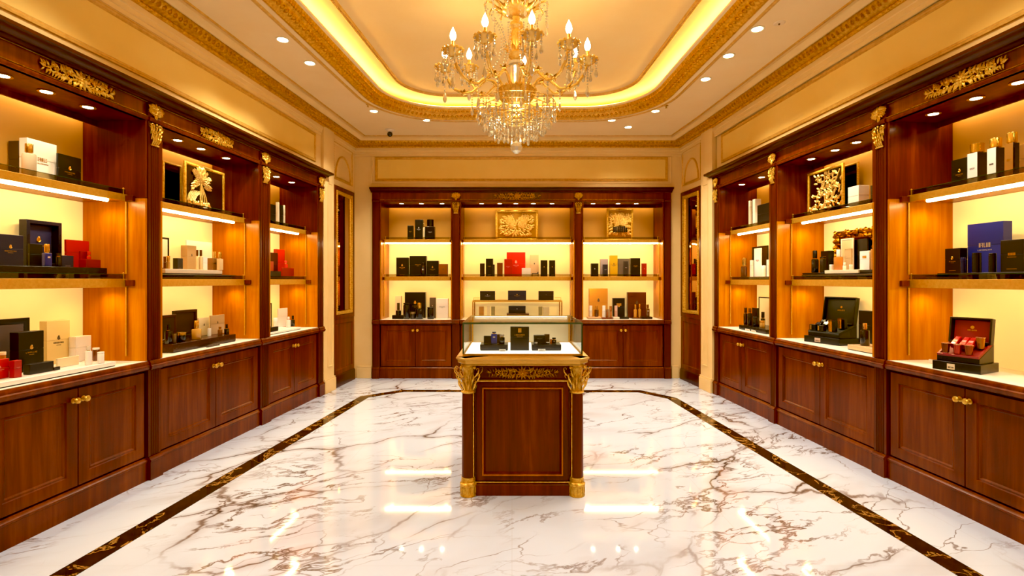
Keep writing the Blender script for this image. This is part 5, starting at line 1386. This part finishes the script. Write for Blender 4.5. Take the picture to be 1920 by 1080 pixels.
for k, (x, t, col, lab) in enumerate(((-.68, .13, '#7a3c1c', 'copper cup in the red-lined box, nearest the pale price card'), (-.06, .11, '#b03a30', 'rose red cup at front middle of the red-lined box'), (.50, .11, '#8a4426', 'copper cup at the front corner of red-lined box'), (.74, .56, '#a8702c', 'tall gold cup beside the crimson pouches'))):
    p = SP(x*.94, t, .013); q = empty('gilt_cup', p, ang); tag(q, lab, 'cup', 'small cups in the red-lined gift box')
    hh = .052 if k < 3 else .062
    MB().lathe([(0, 0), (.017, 0), (.0215, hh), (0, hh)], 20).build('body', pm(col, .2, .7), q)
    MB().lathe([(.0215, hh+.0003), (.023, hh+.0003), (.023, hh+.004), (.020, hh+.004)], 20).build('rim', pm('#e8b890', .2, .8), q)
S = Shelf(RW, CT, '', GU+'counter, right front cabinet')
S.box(1741, 1750, 675, 'tiny white box peeking out behind the black plinth', '#f0e2d0', c=1748, d=.16, dp=.05, lid=False)
# ---------------------------------------------------------------- right wall, middle cabinet
S = Shelf(RW, TOPZ, '', 'framed pieces and boxes on the right middle top shelf')
r, w, h, y0 = S.frame(1513, 1584, 305, 'gilt-framed golden branch relief on dark panel, right wall top shelf', GOLD, DARKP, c=1580, d=.22, dp=.03, rim=.022, name='relief_picture', cat='picture')
relief(r, w, h, -y0-.006, 31, 'branch')
S.frame(1579, 1611, 303, 'gilt-framed dark mirror behind the white cube box, right wall top shelf', GOLD, DARKM, c=1608, d=.385, dp=.02, rim=.016, mirror=True, name='standing_mirror', cat='mirror')
S.box(1590, 1630, 347, 'white cube box before the gilt mirror, right wall top shelf', '#f0dcc4', c=1610, d=.19, dp=.12)
S.box(1632, 1650, 345, 'dark carton half hidden by the fluted pilaster, right wall top shelf', '#3a2c14', c=1646, d=.25, dp=.06)
S = Shelf(RW, 1.341, '', GU+'middle shelf, right middle cabinet')
S.riser(1503, 1652, .046, 'long dark riser on middle shelf, right middle cabinet', '#4a3218', .15, .41)
S.riser(1504, 1545, .016, 'thin black pad under the slim black bottle', '#120a08', .155, .38, zb=.0465)
S.riser(1546, 1609, .034, 'stepped white pad under the amber perfume', '#ecd6b0', .155, .365, zb=.0465)
z = .063
S.bottle(1521, 1535, 470, 'slim black perfume bottle with silver collar, far end of riser', '#0c080c', cap='#0e0a0c', capf=.36, capw=.62, capm=.1, d=.2, zb=z)
S.bottle(1536.5, 1550, 482, 'short black bottle before a black gift box', '#0a070a', cap='#0c0a0a', capf=.1, capw=.9, capm=.1, d=.19, zb=z, rnd=False)
S.box(1539, 1564, 470, 'black gift box with gold sliver on riser beside amber perfume', '#0b0809', c=1553, d=.275, zb=z, dp=.06, mk='label')
z = .081
S.bottle(1563, 1581, 468, 'amber perfume bottle with tall white cap on white pad', '#c8782a', cap='#f2e8dc', capf=.34, capw=.42, capm=0, d=.2, zb=z, neck=False)
S.jar(1555, 1563, 496, 'tiny white pot beside amber perfume', '#f2e4cc', lidf=.3, d=.19, zb=z)
S.frame(1565, 1652, 424, 'ornate antique gold frame with dark glass at back of shelf', GOLDD, DARKM, c=1650, d=.424, zb=.0465, dp=.02, rim=.07, mirror=True, name='ornate_mirror', cat='mirror', orn=True)
S.frame(1576, 1601, 446, 'white-framed display card before the ornate frame', '#f2e6d0', '#d8c49c', c=1599, d=.345, zb=z, rim=.014, name='display_card', cat='display card')
S.box(1584, 1598.5, 466, 'beige carton before white-framed display card', '#b89868', c=1596, d=.28, zb=z, dp=.05)
S.bottle(1580, 1587, 492, 'small white bottle before the beige carton', '#f4e8d6', cap='#f4ece0', capf=.35, capw=.6, capm=0, d=.19, zb=z)
S.jar(1592, 1599, 496, 'tiny cream pot at end of white pad', '#f0e0c4', lidf=.35, d=.19, zb=z)
S.box(1600, 1628, 447, 'tall black gift box between beige carton and white box', '#0c0706', c=1626, d=.372, zb=.047, dp=.02)
S.riser(1611, 1652, .030, 'black pad under the white and tan boxes by pilaster', '#120a08', .155, .29, zb=.0465)
S.box(1612, 1633, 470, 'white carton with gold label beside pilaster, right middle cabinet', '#f4eadc', c=1630, d=.20, zb=.077, dp=.05, mk='label')
S.box(1632.5, 1652, 466, 'tan carton half hidden by the fluted pilaster, middle shelf', '#b87a34', c=1648, d=.20, zb=.077, dp=.05, mk='label', mm=MD)
S.tagc(1549, 1557, 514, 'small pale price tag under amber perfume side of riser', d=.138, hh=.026)
S.tagc(1574, 1579, 514, 'narrowest pale price tag at front of dark riser', d=.138, hh=.026)
S.tagc(1609, 1625, 514, 'wide pale price tag at front of dark riser near pilaster', d=.138, hh=.026)
SP, ang, w, Ls, sa = open_gift(RW, (1574, 649), (1507.5, 640), CT, ('dark green black plinth with price card under the black-lined gift box', 'open black gift box with dark green lining, right middle counter'), '#0d0d0a', '#141810', 57, 'black gift set on the right middle counter', .055, .235, pm('#c8a890', .5), .70)
SILV = pm('#4a5264', .15, .8)
for k, (x, t) in enumerate(((-.62, .42), (-.62, .70), (-.22, .50), (-.22, .76))):
    p = SP(x, t, .010); q = empty('black_sachet', p, ang); tag(q, ['glossy black sachet in gift box, front row by far edge', 'glossy black sachet in gift box, back row by far edge', 'glossy black sachet in gift box, front row next to gold vial', 'glossy black sachet in gift box, back row next to gold vial'][k], 'sachet', 'glossy black sachets in the black gift box')
    T = Matrix.Rotation(sa+.25, 4, 'X')
    MB().box(-w*.17, w*.17, -Ls*.10, Ls*.10, .012, .045).xf(T).build('body', pm('#101218', .15, .3, .6), q, bevel=.004)
    MB().box(-w*.12, w*.12, -Ls*.06, Ls*.06, .0452, .047).xf(T).build('foil_label', SILV, q, bevel=.0006)
for k, (x, t, hh, col, lab) in enumerate(((-.70, .10, .05, '#0c0c0c', 'black carton in the black gift box, outer front place'), (-.18, .09, .048, '#1c1810', 'clear-sided carton at front of black gift box'))):
    p = SP(x, t, .012); q = empty('small_carton', p, ang); tag(q, lab, 'carton', 'cartons in the black gift box')
    MB().box(-w*.2, w*.2, -.018, .018, 0, hh).build('body', pm(col, .25), q, bevel=.002)
    MB().box(-w*.14, -w*.06, -.0195, -.0182, hh*.1, hh*.9).build('gold_stripe', MG, q, smooth=False)
for k, (x, t, hh) in enumerate(((.36, .14, .098), (.56, .5, .085))):
    p = SP(x, t, .013); q = empty('gold_vial', p, ang); tag(q, ['tall gold vial at front of the black gift box', 'tall gold vial at back of the black gift box'][k], 'vial', 'gold vials in the black gift box')
    MB().lathe([(0, 0), (.020, 0), (.020, hh*.86), (0, hh*.86)], 18).build('body', pm('#d89a2c', .22, .85), q)
    MB().lathe([(0, hh*.862), (.0205, hh*.862), (.0205, hh), (0, hh)], 18).build('cap', pm('#7a5420', .25, .8), q)
    MB().box(.0215, .048, -.014, .014, 0, hh*.92).build('black_sleeve', pm('#0b0b0a', .3), q, bevel=.001)
S = Shelf(RW, CT, '', GU+'counter, right middle cabinet')
S.riser(1589, 1652, .040, 'beige stone riser under the black bottle by pilaster, right middle counter', '#e2b888', .10, .34)
S.box(1610, 1650, 584, 'tall black gift box behind gold-capped black bottle, right middle counter', '#0d0707', c=1636, d=.29, zb=.0405, dp=.09)
S.bottle(1612.5, 1631, 606, 'black perfume bottle with gold cap on beige stone riser', '#0c0706', cap='#c8a060', capf=.26, capw=.46, d=.17, zb=.0405)
# ---------------------------------------------------------------- right wall, far cabinet
S = Shelf(RW, TOPZ, '', GU+'top shelf, right far cabinet')
S.tube(1403.5, 1410, 377, 'slim cream tube beside white book box, right far top shelf', '#efd9b4', '#f4e4c8', .2, d=.24, cm=0, name='cosmetic_tube', cat='tube')
S.box(1411, 1427, 373, 'white book-shaped box on right far top shelf', '#f2e2ca', c=1416, d=.24, dp=.12)
S.box(1420, 1452, 378, 'broad black box beside pilaster, right far top shelf', '#140c0a', c=1448, d=.17, dp=.05)
S = Shelf(RW, 1.341, '', GU+'middle shelf, right far cabinet')
S.riser(1404, 1452, .030, 'white riser on middle shelf, right far cabinet', '#f2e4cc', .15, .36)
S.bottle(1389, 1401, 484, 'bronze perfume bottle with gold cap beside white riser, right far cabinet', '#5a3414', cap='#c8a050', capf=.35, capw=.7, d=.2)
S.frame(1410, 1441, 460, 'black-framed panel behind white lettered carton, right far cabinet', '#130b08', '#20140e', c=1439, d=.385, zb=.0305, rim=.012, name='display_card', cat='display card')
S.box(1414, 1428, 465, 'tall white carton with red lettering, right far cabinet', '#f6eadb', c=1426.5, d=.27, zb=.0305, dp=.05, mk='text', mm=pm('#b83a2a', .4))
S.tube(1406, 1413, 488, 'white tube on white riser, far side of lettered carton', '#f2e2c8', '#f0dcc0', .3, d=.19, zb=.0305, cm=0, name='cosmetic_tube', cat='tube')
S.jar(1427, 1436, 498, 'white pot on white riser before the black panel', '#f2e4cc', lidf=.3, d=.20, zb=.0305)
S.tube(1437, 1443, 487, 'white tube on white riser, beside the pilaster', '#f4e8d4', '#f4e8d4', .3, d=.2, zb=.0305, cm=0, name='cosmetic_tube', cat='tube')
S = Shelf(RW, CT, '', GU+'counter, right far cabinet')
S.riser(1385.5, 1436, .048, 'black display plinth with two tags on right far counter', '#17100e', .085, .36)
z = .0485
S.frame(1422, 1450, 558, 'black-framed white card at back, right far counter', '#15100c', '#eadbbc', c=1448, d=.39, zb=0, rim=.012, name='display_card', cat='display card')
S.bottle(1394, 1402, 577, 'brown bottle with dark cap, first of the dark bottles on black plinth', '#3c1c0c', cap='#4a2410', capf=.3, capw=.7, capm=.3, d=.16, zb=z)
S.bottle(1402, 1410, 578, 'black bottle with copper cap beside the brown bottle', '#140a08', cap='#6a3818', capf=.25, capw=.7, capm=.4, d=.165, zb=z)
S.box(1410, 1424, 578, 'black carton between two dark bottles, right far counter', '#100a08', c=1420, d=.22, zb=z, dp=.05)
S.jar(1411, 1423, 594, 'low black candle jar before black carton, right far counter', '#120c0a', lid='#1a120e', lidf=.15, d=.15, zb=z)
S.bottle(1426, 1435, 585, 'black bottle standing over the gold jar, right far counter', '#120c0a', cap='#140e0c', capf=.4, capw=.7, capm=.1, d=.21, zb=z)
S.jar(1424, 1434, 601, 'gold jar at near corner of black plinth, right far counter', '#b0843c', lid='#c8984a', lidf=.3, d=.135, zb=z, lm=.7)
S.tagc(1398, 1406, 612, 'pale tag on black plinth, farther one on right far counter', d=.068, hh=.022)
S.tagc(1409.5, 1417, 614, 'pale tag on black plinth, nearer one on right far counter', d=.068, hh=.022)
# ---------------------------------------------------------------- inside the glass case
DZK = GZ0+.0096
CW = Wall((0, 0), (1, 0), None)
S = Shelf(CW, DZK, '', 'gift sets inside the glass case')
def gy(py): return F*(EYE-DZK)/(py-HY)
yf = 3.37
S.box(957, 992, 613, 'tall black gift box with gold seal in the middle of glass case', '#0c0706', d=yf, dp=.06, mk=None, zb=.0)
r = [o for o in bpy.data.objects if o.get('label', '').startswith('tall black gift box with gold seal')][0]
w_ = .122
m = MB().box(-.011, .011, -.0320, -.0308, .118, .146); m.build('gold_seal', MG, r, bevel=.0006)
m = MB(); glyphs(m, -.034, .098, .068, .009, -.0318, 10, 4); glyphs(m, -.02, .088, .04, .004, -.0318, 8, 5); m.build('lettering', MG, r, smooth=False)
S.riser(900, 952.5, .040, 'black display base holding the blue bottle in glass case', '#17131c', yf-.01, yf+.13)
S.riser(997, 1052.5, .040, 'black display base holding dark bottles in glass case', '#17131c', yf-.01, yf+.13)
z = .0405
S.box(907, 923, 630, 'open black carton behind the blue bottle in glass case', '#17100e', d=yf+.07, zb=z, dp=.03, lid=True)
S.bottle(920.5, 932.5, 622, 'cobalt blue perfume bottle in glass case', '#1b2f96', cap='#23305c', capf=.12, capw=.6, capm=.3, d=yf+.03, zb=z, rnd=False, mk='label')
S.bottle(936, 946.5, 627, 'black perfume bottle with pale band beside cobalt bottle', '#120c0a', cap='#c8b49c', capf=.22, capw=.8, capm=.2, d=yf+.03, zb=z)
S.box(932, 937.5, 627, 'narrow bronze carton between cobalt and black bottles', '#7a4a22', d=yf+.06, zb=z, dp=.03, lid=False)
S.box(1001, 1022.5, 629, 'square black carton with silver lettering in glass case', '#0a0808', d=yf+.07, zb=z, dp=.05, mk='text', mm=MS)
S.jar(1001.5, 1008, 643, 'tiny silver pot before the square black carton', '#b0acb8', lid='#e0dce0', lidf=.4, d=yf+.02, zb=z, lm=.3)
S.box(1021, 1030.5, 627, 'bronze carton standing behind a tiny dark pot in glass case', '#5a3a1c', d=yf+.09, zb=z, dp=.04)
S.jar(1024, 1030.5, 644, 'tiny dark pot with white lid in glass case', '#2a2430', lid='#f0e8e0', lidf=.3, d=yf+.02, zb=z)
S.tube(1031, 1035, 636, 'slim orange copper tube at front of right base in glass case', '#b0561c', '#c06a2a', d=yf+.015, zb=z)
S.bottle(1034.5, 1043, 633, 'dark perfume bottle beside slim copper tube in glass case', '#1a1418', cap='#2c2428', capf=.3, capw=.8, capm=.3, d=yf+.06, zb=z, mk='label')
S.tagc(936, 948, 658, 'pale price tag before the cobalt bottle base in glass case', d=yf-.05, hh=.016)
S.tagc(1009, 1022.5, 656, 'white price tag before the dark bottle base in glass case', d=yf-.05, hh=.018, col='#fbf4ee')

# ================================================================== camera, light, output
cam = bpy.data.cameras.new('camera'); cam.sensor_width = 36; cam.lens = 18.0; cam.shift_y = -(540-HY)/1920; cam.clip_start = .02
co = bpy.data.objects.new('camera', cam); COL.objects.link(co); co.location = (0, 0, EYE); co.rotation_euler = (pi/2, 0, 0)
sc.camera = co
w_ = bpy.data.worlds.new('room_air'); sc.world = w_; w_.use_nodes = True
w_.node_tree.nodes['Background'].inputs['Color'].default_value = (1, .86, .66, 1); w_.node_tree.nodes['Background'].inputs['Strength'].default_value = .3
sc.view_settings.view_transform = 'Standard'; sc.view_settings.look = 'None'; sc.view_settings.exposure = 0.40
sc.view_settings.use_curve_mapping = True
cm = sc.view_settings.curve_mapping; cm.black_level = (.003, .005, .008); cm.white_level = (.95, .90, .93); cm.update()
cy = sc.cycles
cy.max_bounces = 6; cy.diffuse_bounces = 3; cy.glossy_bounces = 3; cy.transmission_bounces = 5; cy.transparent_max_bounces = 16
cy.caustics_reflective = False; cy.caustics_refractive = False; cy.sample_clamp_indirect = 5; cy.sample_clamp_direct = 30
cy.use_denoising = True; cy.use_adaptive_sampling = True; cy.adaptive_threshold = .05
